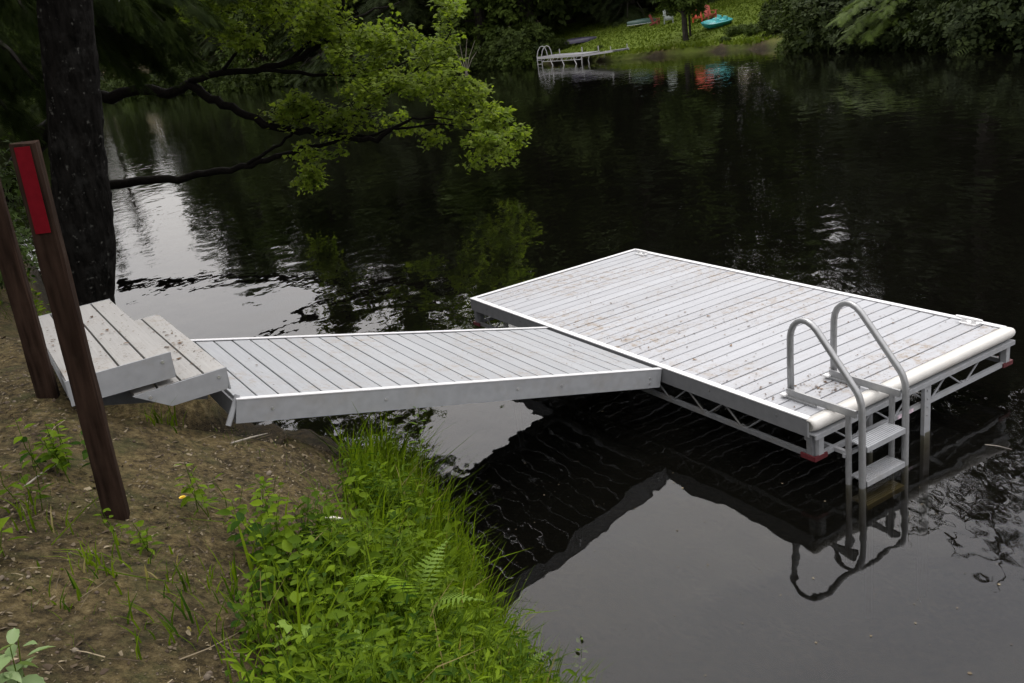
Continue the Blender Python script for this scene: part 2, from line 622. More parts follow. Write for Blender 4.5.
WAVE_SWELL, WAVE_FINE = .0095, .006
M['water'] = water_material()
wb = MB()
wb.box(-300, 320, -90, 320, -2.6, 0.0)
kind(wb.build('water', M['water']), 'structure')

# ------------------------------------------------------------------ the dock, in its own frame: x along the near side, y across
def dockp(x, y, z):
    return Vector((DA[0], DA[1], WZ)) + E1 * x + E2 * y + Vector((0, 0, z))


dock = empty('floating_dock', (DA[0], DA[1], 0), YAW)
tag(dock, 'large rectangular pale grey plank dock with white edge rails standing in the pond', 'dock')
T = WZ
b = MB()
npl = 32
x0, x1 = .045, DL - .075
w = (x1 - x0) / npl
for i in range(npl):
    dz = random.uniform(-.0015, .0015)
    b.box(x0 + i * w + .0062, x0 + (i + 1) * w - .0062, .042, DW - .042, T - .03, T - .006 + dz, random.random(), .003)
b.build('decking', M['deck'], dock)
for y0, y1, sgn in ((0, .014, 1), (DW - .014, DW, -1)):
    b = MB()
    b.box(.0, DL - .045, y0, y1, T - .137, T - .003)
    ya, yb = (y0 + .0, y0 + .05) if sgn > 0 else (y1 - .05, y1)
    b.box(0, DL - .045, ya + (.0145 if sgn > 0 else 0), yb - (0 if sgn > 0 else .0145), T - .137, T - .129)
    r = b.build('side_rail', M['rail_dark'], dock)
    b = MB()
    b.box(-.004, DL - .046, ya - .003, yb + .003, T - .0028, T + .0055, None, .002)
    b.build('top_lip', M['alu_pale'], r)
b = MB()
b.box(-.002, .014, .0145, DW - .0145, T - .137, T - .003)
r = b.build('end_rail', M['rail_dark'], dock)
b = MB()
b.box(-.004, .047, .0535, DW - .0535, T - .0028, T + .0055, None, .002)
b.build('top_lip', M['alu_pale'], r)
# ladder end: rail, ledge and the rounded cream bumper on it
b = MB()
b.box(DL - .045, DL - .03, .0, DW, T - .137, T - .02)
b.box(DL - .03, DL + .035, .0, DW, T - .112, T - .100)
b.box(DL + .021, DL + .035, .0, DW, T - .137, T - .1125)
b.build('end_rail', M['alu'], dock)
b = MB()
prof = [(DL - .060, T - .005), (DL - .058, T + .006)]
for k in range(9):
    th = rad(90 - k * 180 / 8)
    prof.append((DL - .006 + .044 * math.cos(th), T - .036 + .045 * math.sin(th)))
prof += [(DL - .028, T - .099), (DL - .028, T - .005)]
ys = [-.004, .01, .03] + [DW * k / 12 for k in range(1, 12)] + [DW - .03, DW - .01, DW + .012]
n = len(prof)
for i, yy in enumerate(ys):
    e = .78 if i in (0, len(ys) - 1) else (.93 if i in (1, len(ys) - 2) else 1)
    for px, pz in prof:
        b.v.append((DL - .02 + (px - DL + .02) * e, yy, T - .04 + (pz - T + .04) * e))
        b.t.append(.5)
for i in range(len(ys) - 1):
    for k in range(n):
        k2 = (k + 1) % n
        b.f.append((i * n + k, i * n + k2, (i + 1) * n + k2, (i + 1) * n + k))
b.f.append(tuple(reversed(range(n))))
b.f.append(tuple((len(ys) - 1) * n + k for k in range(n)))
b.build('bumper', M['vinyl'], dock, smooth=True)


def truss(p, q, zt, zb, step, parent, mat):
    """lower chord and zig-zag rods hung under an edge"""
    p, q = Vector(p), Vector(q)
    L = (q - p).length
    d = (q - p) / L
    m = MB()
    m.bar(p + Vector((0, 0, zb)), q + Vector((0, 0, zb)), .032, .036)
    k = 0
    s = .16
    while s + step < L - .1:
        a = p + d * s + Vector((0, 0, zt))
        c = p + d * (s + step * .46) + Vector((0, 0, zb))
        e = p + d * (s + step * .54) + Vector((0, 0, zb))
        g = p + d * (s + step) + Vector((0, 0, zt))
        m.tube([a, c], .0075, 6)
        m.tube([e, g], .0075, 6)
        m.box(c.x - .012, c.x + .012, c.y - .012, c.y + .012, zb - .0, zb + .028)
        s += step
    for t in (0.02, L - .02):
        c = p + d * t
        m.bar(c + Vector((0, 0, zb)), c + Vector((0, 0, zt + .01)), .05, .05, up=d)
    return m.build('truss', mat, parent)


zt, zb = T - .137, T - .292
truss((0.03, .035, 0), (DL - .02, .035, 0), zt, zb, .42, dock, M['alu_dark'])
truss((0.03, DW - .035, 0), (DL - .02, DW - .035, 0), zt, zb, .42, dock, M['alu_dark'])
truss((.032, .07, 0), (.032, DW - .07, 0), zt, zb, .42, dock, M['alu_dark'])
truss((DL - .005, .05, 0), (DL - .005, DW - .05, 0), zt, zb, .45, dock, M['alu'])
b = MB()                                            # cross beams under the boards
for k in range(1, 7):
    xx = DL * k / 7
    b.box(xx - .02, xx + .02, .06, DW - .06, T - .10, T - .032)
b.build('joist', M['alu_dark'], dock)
for cx, cy in ((DL + .0, .02), (DL + .0, DW - .02), (.02, .02), (.02, DW - .02)):
    b = MB()
    sx = -1 if cx > 1 else 1
    sy = 1 if cy < 1 else -1
    ax0, ax1 = sorted((cx + sx * -.022, cx + sx * .11))
    ay0, ay1 = sorted((cy + sy * -.022, cy + sy * .11))
    # an angle round the foot of the corner upright
    xo0, xo1 = sorted((cx - sx * .024, cx - sx * .010))
    yo0, yo1 = sorted((cy - sy * .024, cy - sy * .010))
    b.box(xo0, xo1, ay0, ay1, zb - .022, zb + .014)
    xa, xb_ = sorted((cx - sx * .0095, cx + sx * .11))
    b.box(xa, xb_, yo0, yo1, zb - .022, zb + .014)
    b.build('corner_bracket', M['red'], dock)
for lx, ly in ((DL + .018, 1.27), (DL - .09, .73), (.12, .35), (.12, 2.05)):
    b = MB()
    if lx > DL:
        b.box(DL + .0125, DL + .0205, ly - .055, ly + .055, -1.55, T - .139)
        b.box(DL + .0205, DL + .045, ly - .055, ly - .048, -1.55, T - .139)
        for zz in (T - .18, T - .25, T - .32, T - .39):
            b.tube([(DL + .0205, ly + .012, zz), (DL + .028, ly + .012, zz)], .007, 6)
    else:
        b.tube([(lx, ly, -1.55), (lx, ly, T - .04)], .028, 10)
    b.build('leg', M['alu'], dock)
for cx, cy, rz in ((4.56, 2.335, 0), (.27, 2.31, 0)):
    b = MB()                                         # moulded white cleat: base, two feet, horned bar
    b.box(cx - .075, cx + .075, cy - .035, cy + .035, T - .003, T + .008, None, .003)
    b.box(cx - .055, cx - .03, cy - .018, cy + .018, T + .008, T + .034)
    b.box(cx + .03, cx + .055, cy - .018, cy + .018, T + .008, T + .034)
    b.tube([(cx - .12, cy, T + .044), (cx - .06, cy, T + .042), (cx + .06, cy, T + .042), (cx + .12, cy, T + .044)], [.009, .014, .014, .009], 8)
    b.build('cleat', M['white'], dock)
for k in range(7):
    xx = .35 + k * .7
    if 1.5 < xx < 3.35:
        continue
    b = MB()
    b.tube([(xx, -.006, T - .055), (xx, .001, T - .055)], .008, 8)
    b.build('bolt', M['alu_dark'], dock)
b = MB()                                             # grey maker's strip on the lower chord
b.box(DL + .013, DL + .0145, .93, 1.12, zb - .015, zb + .016)
b.build('sticker', plain_mat('worn_lilac_sticker', (.50, .40, .46), .5, 0, .3, .35, 40), dock)

# ------------------------------------------------------------------ ladder (same frame as the dock)
lad = empty('swim_ladder', dockp(DL, .49, -WZ), YAW)
tag(lad, 'aluminium swim ladder with two looped handrails at the corner of the plank dock', 'ladder')
ox, oy = -DL, -.49


def arc_path(zt_top):
    pts = [(4.468, 0.0), (4.47, .28), (4.476, .47)]
    pts += [(4.488, .525), (4.512, .572), (4.548, .606), (4.592, .626), (4.636, .627), (4.680, .611), (4.722, .578)]
    pts += [(4.80, .492), (4.90, .380), (5.00, .267), (5.055, .205), (5.080, .166), (5.097, .115), (5.105, .06)]
    pts += [(5.106, -.4), (5.106, -.9), (5.106, -1.25)]
    return pts


for yy in (.25, .73):
    b = MB()
    b.tube([(px + ox, yy + oy, pz + T) for px, pz in arc_path(0)], .0205, 12, None, .55)
    h = b.build('handrail', M['tube'], lad, smooth=False)
    h.data.polygons.foreach_set('use_smooth', [True] * len(h.data.polygons))
    b = MB()
    b.bar((4.46 + ox, yy + oy - .034, T + .040), (5.082 + ox, yy + oy - .034, T + .040), .018, .055)
    b.box(4.43 + ox, 4.75 + ox, yy + oy - .060, yy + oy - .0435, T + .002, T + .014)
    b.build('mounting_bar', M['tube'], lad)
    b = MB()
    b.tube([(5.005 + ox, yy + oy - .02, T + .012), (5.005 + ox, yy + oy - .02, T - 1.2)], .02, 10, None, .55)
    b.build('rear_rail', M['tube'], lad)
    b = MB()
    b.box(4.425 + ox, 4.475 + ox, yy + oy - .075, yy + oy - .036, T + .0145, T + .03, None, .005)
    b.build('foot_pad', M['white'], lad)
for k, zz in enumerate((-.222, -.497, -.69)):
    b = MB()
    xa, xb_ = 4.975 + ox, 5.128 + ox
    ya, yb = .278 + oy, .702 + oy
    b.box(xa, xb_, ya, yb, T + zz - .010, T + zz, None, .002)
    for j in range(7):
        yq = xa + .012 + j * .02
        b.box(yq, yq + .008, ya + .004, yb - .004, T + zz + .0002, T + zz + .004)
    b.box(xb_ - .008, xb_, ya, yb, T + zz - .042, T + zz - .0105)
    b.box(xa, xa + .008, ya, yb, T + zz - .042, T + zz - .0105)
    b.build('tread', M['alu'], lad)
b = MB()
b.bar((4.62 + ox, .225 + oy, T - .29), (5.0 + ox, .225 + oy, T - .29), .03, .03)
b.bar((4.985 + ox, .20 + oy, T - .31), (4.985 + ox, .80 + oy, T - .31), .02, .03)
b.build('stand_off_brace', M['alu'], lad)

# ------------------------------------------------------------------ gangway, sloping from the bank down to the dock
G0, G1 = 1.541, 3.291
GU, GR = 3.482, .895
gang = empty('gangway', dockp((G0 + G1) / 2, -.004, -.012), 0)
ax = (-E2 * GU + Vector((0, 0, GR))).normalized()
ay = E1.copy()
az = ax.cross(ay)
# x up the slope, y across, z up
ay2 = az.cross(ax)
mat3 = Matrix((ax, ay2, az)).transposed()
gang.rotation_euler = mat3.to_euler()
GLn = math.hypot(GU, GR)
tag(gang, 'pale grey plank gangway sloping from the bank steps down to the dock', 'gangway')
hw = (G1 - G0) / 2
b = MB()
npl = 24
w = (GLn - .03) / npl
for i in range(npl):
    dz = random.uniform(-.0015, .0015)
    b.box(
          .022 + i * w + .0060, .022 + (i + 1) * w - .0060, -hw + .04, hw - .04, -.035, -.008 + dz, random.random(), .003)
b.build('decking', M['gang'], gang)
for s in (-1, 1):
    b = MB()
    ya, yb = sorted((s * hw, s * (hw - .013)))
    b.box(.0, GLn, ya, yb, -.160, -.003)
    yc, yd = sorted((s * (hw - .0135), s * (hw - .045)))
    b.box(.0, GLn, yc, yd, -.160, -.152)
    r = b.build('side_rail', M['alu'], gang)
    b = MB()
    ya, yb = sorted((s * (hw + .003), s * (hw - .043)))
    b.box(-.002, GLn + .002, ya, yb, -.0028, .005, None, .002)
    b.build('top_lip', M['alu_pale'], r)
    for xx, zz in ((.12, -.075), (.12, -.115), (1.035, -.075), (1.45, -.075), (2.55, -.075), (3.36, -.075)):
        b = MB()
        b.tube([(xx, s * (hw - .002), zz), (xx, s * (hw + .008), zz)], .009, 8)
        b.build('bolt', M['bolt'], r)
for xx in (.002, GLn - .014):
    b = MB()
    b.box(xx, xx + .012, -hw + .0135, hw - .0135, -.150, -.037)
    b.build('end_plate', M['alu'], gang)
for s in (-1, 1):
    b = MB()
    b.bar((-.01, s * (hw - .12), -.13), (.16, s * (hw - .12), -.19), .05, .012)
    b.tube([(-.012, s * (hw - .2), -.14), (-.012, s * (hw - .05), -.14)], .016, 8)
    b.build('hinge', M['alu_dark'], gang)
    b = MB()
    b.tube([(GLn - .015, s * (hw - .04), .02), (GLn + .05, s * (hw + .0), -.17)], .018, 8)
    b.build('hinge_arm', M['alu'], gang)

# ------------------------------------------------------------------ two wide bank steps: local x across (E1), local y toward the dock (E2)
st = empty('bank_steps', dockp(2.2, -4.0, .9), YAW)
tag(st, 'pair of wide grey plank steps leading down the bank to the gangway', 'steps')


def stp(s, u, z):
    return (s - 2.2, 4.0 - u, z - .9)


def slab(m, s0, s1, u0, u1, zn, zf, th, tint=.5, bev=.0):
    """plank between u0..u1; zn = height at the near end s1, zf at the far end s0"""
    vs = []
    for dz in (-th, 0):
        for s, z in ((s0, zf), (s1, zn)):
            for u in (u0, u1):
                vs.append(stp(s, u, z + dz))
    m.add(vs, [(0, 1, 3, 2), (4, 6, 7, 5), (0, 4, 5, 1), (2, 3, 7, 6), (0, 2, 6, 4), (1, 5, 7, 3)], tint)


def flight(name, s0, s1, u0, u1, zn, zf, nb, skirt):
    m = MB()
    w = (u1 - u0) / nb
    for i in range(nb):
        slab(m, s0, s1 - .014, u0 + i * w + .007, u0 + (i + 1) * w - .007, zn, zf, .028, random.uniform(.2, .9))
    root = m.build(name, M['tread'], st)
    for s, z in ((s1, zn), (s0, zf)):
        m = MB()
        vs = []
        sa, sb = (s - .012, s) if s == s1 else (s - .013, s - .001)
        for ss in (sa, sb):
            for u, dz in skirt:
                vs.append(stp(ss, u, z + dz))
        k = len(skirt)
        fs = [tuple(range(k)), tuple(reversed(range(k, 2 * k)))]
        fs += [(i, i + k, (i + 1) % k + k, (i + 1) % k) for i in range(k)]
        m.add(vs, fs)
        m.build('side_skirt', M['alu'], root)
    m = MB()
    for u in (u0 + .001, u1 - .013):
        if skirt[2][0] < u1 - .1 and u > u0 + .1:
            continue
        vs = []
        for dz in (-.150, -.030):
            for ss, z in ((s0 + .001, zf), (s1 - .0125, zn)):
                for uu in (u, u + .012):
                    vs.append(stp(ss, uu, z + dz))
        m.add(vs, [(0, 1, 3, 2), (4, 6, 7, 5), (0, 4, 5, 1), (2, 3, 7, 6), (0, 2, 6, 4), (1, 5, 7, 3)])
    m.build('riser', M['alu'], root)
    for u in (u0 + .06, u1 - .09):
        m = MB()
        m.tube([stp(s1 - .005, u, zn - .045), stp(s1 + .007, u, zn - .045)], .010, 8)
        m.build('bolt', M['bolt'], root)
    return root


flight('upper_step', 1.08, 3.297, 3.800, 4.400, 1.306, 1.228, 4, [(3.800, .001), (4.400, .001), (4.405, -.155), (3.808, -.160)])
flight('lower_step', 1.30, 3.296, 3.500, 4.070, 1.112, 1.060, 4, [(3.500, .001), (4.075, -.010), (3.872, -.140), (3.520, -.138)])
for s in (1.5, 2.2, 2.9):
    m = MB()
    m.bar(stp(s, 4.30, 1.05), stp(s, 3.58, .86), .045, .09)
    m.build('stringer', M['alu_dark'], st)

# ------------------------------------------------------------------ timber posts


def post(name_label, px, py, topy, w, d, yaw, strip=None, base=None, tilt=0.0):
    p = ground_at(px, py) if base is None else Vector(base)
    # height so that its top shows at row topy
    lo, hi = 0, 5
    for _ in range(50):
        mid = (lo + hi) / 2
        q = np.array(p) + np.array([0, 0, mid]) - CO
        yy = 341.5 - CAM_F * (q @ CU) / (q @ CF)
        if yy > topy:
            lo = mid
        else:
            hi = mid
    h = mid
    e = empty('timber_post', (p.x, p.y, p.z - .4), yaw)
    e.rotation_euler = (0, tilt, yaw)
    tag(e, name_label, 'post')
    m = MB()
    k = 14
    vs, fs = [], []
    c = .012
    ring = [(-w / 2 + c, -d / 2), (w / 2 - c, -d / 2), (w / 2, -d / 2 + c), (w / 2, d / 2 - c), (w / 2 - c, d / 2), (-w / 2 + c, d / 2), (-w / 2, d / 2 - c), (-w / 2, -d / 2 + c)]
    for i in range(k):
        z = (h + .4) * i / (k - 1)
        for a_, b_ in ring:
            j = .0022
            dz = random.uniform(-.006, .004) if i == k - 1 else 0
            vs.append((a_ + random.uniform(-j, j), b_ + random.uniform(-j, j), z + dz))
    for i in range(k - 1):
        for q in range(8):
            fs.append((i * 8 + q, i * 8 + (q + 1) % 8, (i + 1) * 8 + (q + 1) % 8, (i + 1) * 8 + q))
    fs.append(tuple((k - 1) * 8 + q for q in range(8)))
    m.add(vs, fs)
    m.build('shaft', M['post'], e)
    if strip:
        m = MB()
        m.box(strip[0] - w / 2, strip[1] - w / 2, -d / 2 - .005, -d / 2 - .0025, h + .4 - strip[2], h + .4 - .012)
        m.build('marker_strip', M['red_mark'], e)
    return e, h


M['red_mark'] = plain_mat('red_marker_paint', (.105, .004, .008), .7, 0, .04, .12, 30)
p1, h1 = post('dark timber post with a red marker strip near its top', 113, 516, 146, .102, .102, rad(14), (.020, .080, .375), None, rad(2.6))
p2, h2 = post('dark plain timber post standing against the upper bank step', 46, 396, 120, .112, .112, rad(18), None, None, rad(1.8))
print('posts', p1.location, h1, p2.location, h2)

# ------------------------------------------------------------------ leaves
def frames(nrm, spin):
    """orthonormal frames (n,3,3) columns x,y,z with z = nrm"""
    z = nrm / np.linalg.norm(nrm, axis=1, keepdims=True)
    ref = np.where(np.abs(z[:, 2:3]) < .9, np.array([[0, 0, 1.0]]), np.array([[1.0, 0, 0]]))
    x = np.cross(ref, z)
    x /= np.linalg.norm(x, axis=1, keepdims=True)
    y = np.cross(z, x)
    c, s = np.cos(spin)[:, None], np.sin(spin)[:, None]
    return np.stack([x * c + y * s, -x * s + y * c, z], 2)


def frames_dir(d, nrm):
    """frames with y along d and z near nrm"""
    y = d / np.linalg.norm(d, axis=1, keepdims=True)
    x = np.cross(y, nrm)
    x /= np.maximum(np.linalg.norm(x, axis=1, keepdims=True), 1e-6)
    z = np.cross(x, y)
    return np.stack([x, y, z], 2)


def scatter(tv, tf, P, Fr, S, tint):
    tv, tf = np.array(tv, float), np.array(tf, int)
    n, k = len(P), len(tv)
    V = np.einsum('nij,kj->nki', Fr, tv) * S[:, None, None] + P[:, None, :]
    F = tf[None] + (np.arange(n) * k)[:, None, None]
    return V.reshape(-1, 3), F.reshape(-1, tf.shape[1]), np.repeat(tint, k)


def join(parts):
    V, F, T_ = [], [], []
    o = 0
    for v, f, t in parts:
        V.append(v)
        F.append(f + o)
        T_.append(t)
        o += len(v)
    return np.concatenate(V), np.concatenate(F), np.concatenate(T_)


# ovate leaf, folded on its midrib, y along, about 1 long
OV_V = [(0, 0, 0), (-.22, .22, .05), (0, .25, -.01), (.22, .22, .05), (-.30, .5, .06), (0, .52, -.03), (.30, .5, .06), (-.16, .8, .0), (0, .82, -.07), (.16, .8, .0), (0, 1.05, -.14)]
OV_F = [(0, 2, 1), (0, 3, 2), (1, 2, 4), (2, 5, 4), (2, 3, 6), (2, 6, 5), (4, 5, 7), (5, 8, 7), (5, 6, 9), (5, 9, 8), (7, 8, 10), (8, 9, 10)]
# five-lobed maple leaf
_o = [(-.10, .02), (-.40, -.05), (-.30, .20), (-.55, .42), (-.24, .46), (-.20, .62), (0, 1.0), (.20, .62), (.24, .46), (.55, .42), (.30, .20), (.40, -.05), (.10, .02)]
MP_V = [(0, .22, .03)] + [(x, y, -.22 * (abs(x) ** 1.3) - .12 * y * y) for x, y in _o]
MP_F = [(0, i + 1, i) for i in range(1, 13)] + [(0, 1, 13)]
MP_F = [tuple(f) for f in MP_F]
# ragged spray of leaves used on trees across the water
CL_V, CL_F = [], []
_r = random.Random(3)
for k in range(7):
    th = k * 2 * math.pi / 7 + _r.uniform(-.3, .3)
    r0, r1 = _r.uniform(.0, .25), _r.uniform(.55, 1.0)
    c, s = math.cos(th), math.sin(th)
    w_ = _r.uniform(.14, .24)
    zt_ = _r.uniform(-.35, .2)
    n0 = len(CL_V)
    CL_V += [(c * r0, s * r0, 0), (c * (r0 + r1) / 2 - s * w_, s * (r0 + r1) / 2 + c * w_, zt_ * .4), (c * (r0 + r1) / 2 + s * w_, s * (r0 + r1) / 2 - c * w_, zt_ * .5), (c * r1, s * r1, zt_)]
    CL_F += [(n0, n0 + 2, n0 + 1), (n0 + 1, n0 + 2, n0 + 3)]
# flat feathery spray of needles, y along
ND_V, ND_F = [], []
for k in range(9):
    y0 = k * .105
    l_ = .34 * (1 - .55 * k / 9) + .03
    for sg in (-1, 1):
        n0 = len(ND_V)
        ND_V += [(0, y0, 0), (0, y0 + .055, 0), (sg * l_, y0 + l_ * .75, -.10 * l_ - .10 * (y0 ** 2))]
        ND_F += [(n0, n0 + 1, n0 + 2) if sg < 0 else (n0, n0 + 2, n0 + 1)]


def rdir(n, up=0.0):
    v = rng.normal(size=(n, 3))
    v /= np.linalg.norm(v, axis=1, keepdims=True)
    v[:, 2] += up
    return v


# ------------------------------------------------------------------ tree prototypes (1 unit = 1 m, base at the origin)
def limb_path(p, q, sag=0.0, k=5, wob=.06):
    p, q = Vector(p), Vector(q)
    L = (q - p).length
    return [p.lerp(q, t) + Vector((random.uniform(-wob, wob) * L * .5, random.uniform(-wob, wob) * L * .5, -sag * L * 4 * t * (1 - t) * -1)) if 0 < t < 1 else p.lerp(q, t)
            for t in [i / (k - 1) for i in range(k)]]


def broadleaf(name, h, rcrown, low, nblob, nleaf, size, mat, seed, label, cat='tree'):
    global rng
    random.seed(seed)
    rng = np.random.default_rng(seed)
    e = empty(name)
    tag(e, label, cat)
    m = MB()
    rt = .018 * h + .05
    trunk = [(0, 0, -.5), (.02 * h * random.uniform(-1, 1), 0, h * .25), (.03 * h * random.uniform(-1, 1), .02 * h * random.uniform(-1, 1), h * .55), (0, 0, h * .92)]
    m.tube(trunk, [rt * 1.25, rt, rt * .65, rt * .12], 8)
    parts = []
    for k in range(nblob):
        t = (k + .5) / nblob
        z = h * (low + (1 - low) * t)
        env = math.sin(math.pi * min(1, max(.06, (t * .86 + .13)))) ** .6
        th = k * 2.4 + random.uniform(-.4, .4)
        rr = rcrown * env * random.uniform(.35, .75)
        c = np.array([rr * math.cos(th), rr * math.sin(th), z])
        br = rcrown * random.uniform(.34, .58) * (.55 + .45 * env)
        m.tube(limb_path((trunk[2][0] * .5, 0, max(.15 * h, z - rr * .6)), c, 0, 4), [rt * .35, rt * .25, rt * .15, rt * .05], 5)
        n = max(10, int(nleaf * (br / rcrown) ** 2 / nblob * 4))
        d = rdir(n, .15)
        d /= np.linalg.norm(d, axis=1, keepdims=True)
        rad_ = br * rng.uniform(.25, 1.0, n) ** .45 * rng.uniform(.8, 1.15, n)
        P = c + d * rad_[:, None] * np.array([1, 1, .72])
        nr = d * .7 + rng.normal(size=(n, 3)) * .5 + np.array([0, 0, .7])
        Fr = frames(nr, rng.uniform(0, 6.28, n))
        S = size * rng.uniform(.6, 1.35, n)
        tint = np.clip(rng.normal(.45, .22, n) + random.uniform(-.12, .12), 0, 1)
        parts.append(scatter(CL_V, CL_F, P, Fr, S, tint))
    m.build('trunk', M['far_bark'], e)
    V, F, t = join(parts)
    np_mesh('crown', V, F, t, mat, e)
    return e


def conifer(name, h, rbase, low, mat, seed, label, dens=1.0, size=.9, droop=.35):
    global rng
    random.seed(seed)
    rng = np.random.default_rng(seed)
    e = empty(name)
    tag(e, label, 'tree')
    m = MB()
    rt = .014 * h + .05
    m.tube([(0, 0, -.5), (0, 0, h * .5), (.01 * h, 0, h)], [rt * 1.2, rt * .6, .02], 8)
    P, D = [], []
    z = h * low
    while z < h * .985:
        t = (z / h - low) / (1 - low)
        R = rbase * (1 - t) ** .85 * random.uniform(.72, 1.1) + .15
        nb = max(4, int(7 * (1 - t * .4)))
        for k in range(nb):
            th = random.uniform(0, 6.28)
            r_ = R * random.uniform(.65, 1.08)
            n = max(3, int(r_ / size * 5.0 * dens))
            m.tube([(0, 0, z), (math.cos(th) * r_ * .5, math.sin(th) * r_ * .5, z + .02 * r_), (math.cos(th) * r_ * .9, math.sin(th) * r_ * .9, z - droop * .55 * r_)], [rt * .2, rt * .12, .01], 4)
            for i in range(n):
                s = (i + random.random()) / n
                s = s ** .75
                a = th + random.uniform(-.42, .42) * (1.1 - s * .6)
                P.append((math.cos(a) * r_ * s, math.sin(a) * r_ * s, z - droop * r_ * s * s + random.uniform(-.12, .08) * r_ * .4))
                b_ = a + random.choice((-1, 1)) * random.uniform(0, 1.0)
                D.append((math.cos(b_), math.sin(b_), -.35 - random.uniform(0, .5)))
        z += h * random.uniform(.026, .042)
    P, D = np.array(P), np.array(D)
    n = len(P)
    nr = rng.normal(size=(n, 3)) * .3 + np.array([0, 0, 1.0])
    Fr = frames_dir(D, nr)
    S = size * rng.uniform(.6, 1.3, n)
    V, F, t = scatter(ND_V, ND_F, P, Fr, S, np.clip(rng.normal(.42, .24, n), 0, 1))
    m.build('trunk', M['far_bark'], e)
    np_mesh('crown', V, F, t, mat, e)
    return e


def shrub(name, h, r, n, size, mat, seed, label):
    global rng
    random.seed(seed)
    rng = np.random.default_rng(seed)
    e = empty(name)
    tag(e, label, 'shrub')
    m = MB()
    for k in range(7):
        th = random.uniform(0, 6.28)
        m.tube(limb_path((0, 0, -.3), (math.cos(th) * r * .7, math.sin(th) * r * .7, h * random.uniform(.5, .95)), 0, 4), [.04, .03, .02, .008], 5)
    d = rdir(n, .3)
    d /= np.linalg.norm(d, axis=1, keepdims=True)
    rr = rng.uniform(.15, 1, n) ** .5 * (1 + .28 * np.sin(d[:, 0] * 5 + seed) * np.cos(d[:, 1] * 4))
    P = d * rr[:, None] * np.array([r, r, h * .55]) + np.array([0, 0, h * .48])
    Fr = frames(d * .6 + rng.normal(size=(n, 3)) * .5 + np.array([0, 0, .6]), rng.uniform(0, 6.28, n))
    V, F, t = scatter(CL_V, CL_F, P, Fr, size * rng.uniform(.6, 1.3, n), np.clip(rng.normal(.45, .25, n), 0, 1))
    m.build('stems', M['far_bark'], e)
    np_mesh('foliage', V, F, t, mat, e)
    return e


FG = 'trees of the dark forest across the pond'
protos = [
    broadleaf('broadleaf_tree', 20, 5.0, .10, 26, 6600, .40, M['far_leaf'], 21, 'dark leafy tree with a full crown in the forest across the pond'),
    broadleaf('broadleaf_tree', 17, 4.6, .06, 24, 6200, .40, M['far_leaf_light'], 22, 'mid green leafy tree with a lighter crown in the forest across the pond'),
    conifer('conifer_tree', 22, 4.2, .04, M['far_needle'], 23, 'dark drooping conifer in the forest across the pond', 1.0, 1.0),
    conifer('conifer_tree', 17, 3.8, .02, M['far_needle'], 24, 'dark short conifer with boughs near the ground across the pond', 1.0, 1.0),
]
sproto = [shrub('shoreline_shrub', 2.6, 1.8, 1100, .26, M['far_leaf'], 31, 'dark bushy shrub overhanging the far waterline'),
          shrub('shoreline_shrub', 1.9, 1.5, 900, .22, M['far_leaf_light'], 32, 'mid green bushy shrub overhanging the far waterline')]
sproto.append(shrub('shoreline_shrub', 2.4, 1.7, 1000, .24, M['far_needle'], 33, 'bushy shrub under the trees of the far right shore, coloured dark as if backlit'))  # leaves take the dark needle colour to carry the backlit shade there
for p in protos + sproto:
    p['group'] = FG if p in protos else 'shrubs along the far waterline'
random.seed(5)
used = set()


def place(pr, x, y, rz, sc, zoff=0.0):
    loc = (x, y, gz(x, y) + zoff)
    if pr.name not in used:
        used.add(pr.name)
        pr.location, pr.rotation_euler, pr.scale = loc, (0, 0, rz), sc
        return pr
    return dup(pr, loc, rz, sc)


# forest: jittered rows set back from the shoreline
cand = []
yy = 14.0
while yy < 175:
    step = 4.2 if yy < 95 else 5.6
    xx = -105.0
    while xx < 75:
        cand.append((xx + random.uniform(-1.6, 1.6), yy + random.uniform(-1.6, 1.6)))
        xx += step
    yy += step
C = np.array(cand)
df = sdist(C, FAR)
nt_ = 0
for (x, y), d in zip(cand, df):
    sl = x / y
    r = math.hypot(x, y)
    if not (-.60 < sl < .70) or d < 1.2:
        continue
    if d > (13 if y > 92 else 22) or (sl < -.2 and d > 12):
        if not (.05 < sl < .36 and d < 36):
            continue
    if .070 < sl < .385 and r < 79 :
        continue
    if d > 8 and random.random() < .30:
        continue
    nt_ += 1
    k = random.choices(range(4), (4, 2.2, 3, 2) if sl < .39 else (.8, 0, 4, 3))[0]
    want = 1.0
    if sl < -.05:
        want = 1.25 if sl > -.150 else (1.05 if sl > -.285 else (.66 if sl > -.375 else 1.0))            # the forest is lower to the left
    elif sl > .32:
        want = 1.18
    elif sl > .05:
        want = 1.30
    s = want * random.uniform(.85, 1.15)
    place(protos[k], x, y, random.uniform(0, 6.28), (s * random.uniform(.9, 1.15), s * random.uniform(.9, 1.15), s))
# shrubs right at the waterline
ns_ = 0
for a, c in zip(FAR[2:17], FAR[3:18]):
    L = math.dist(a, c)
    t = 0.0
    while t < L:
        x = a[0] + (c[0] - a[0]) * t / L
        y = a[1] + (c[1] - a[1]) * t / L
        t += random.uniform(1.0, 1.9) * (1 if y < 80 else 1.5)
        sl = x / max(y, .1)
        if not (-.5 < sl < .66) or .062 < sl < .335:
            continue
        d = random.uniform(-.3, .45)
        nx, ny = (c[1] - a[1]) / L, -(c[0] - a[0]) / L
        ns_ += 1
        s = random.uniform(.7, 1.35)
        place(sproto[2 if sl > .37 else int(random.random() < .35)], x + nx * d, y + ny * d, random.uniform(0, 6.28), (s * 1.15, s * 1.15, s), -.42)
print('forest', nt_, 'shrubs', ns_)
exec_after = []
random.seed(17)
rng = np.random.default_rng(17)

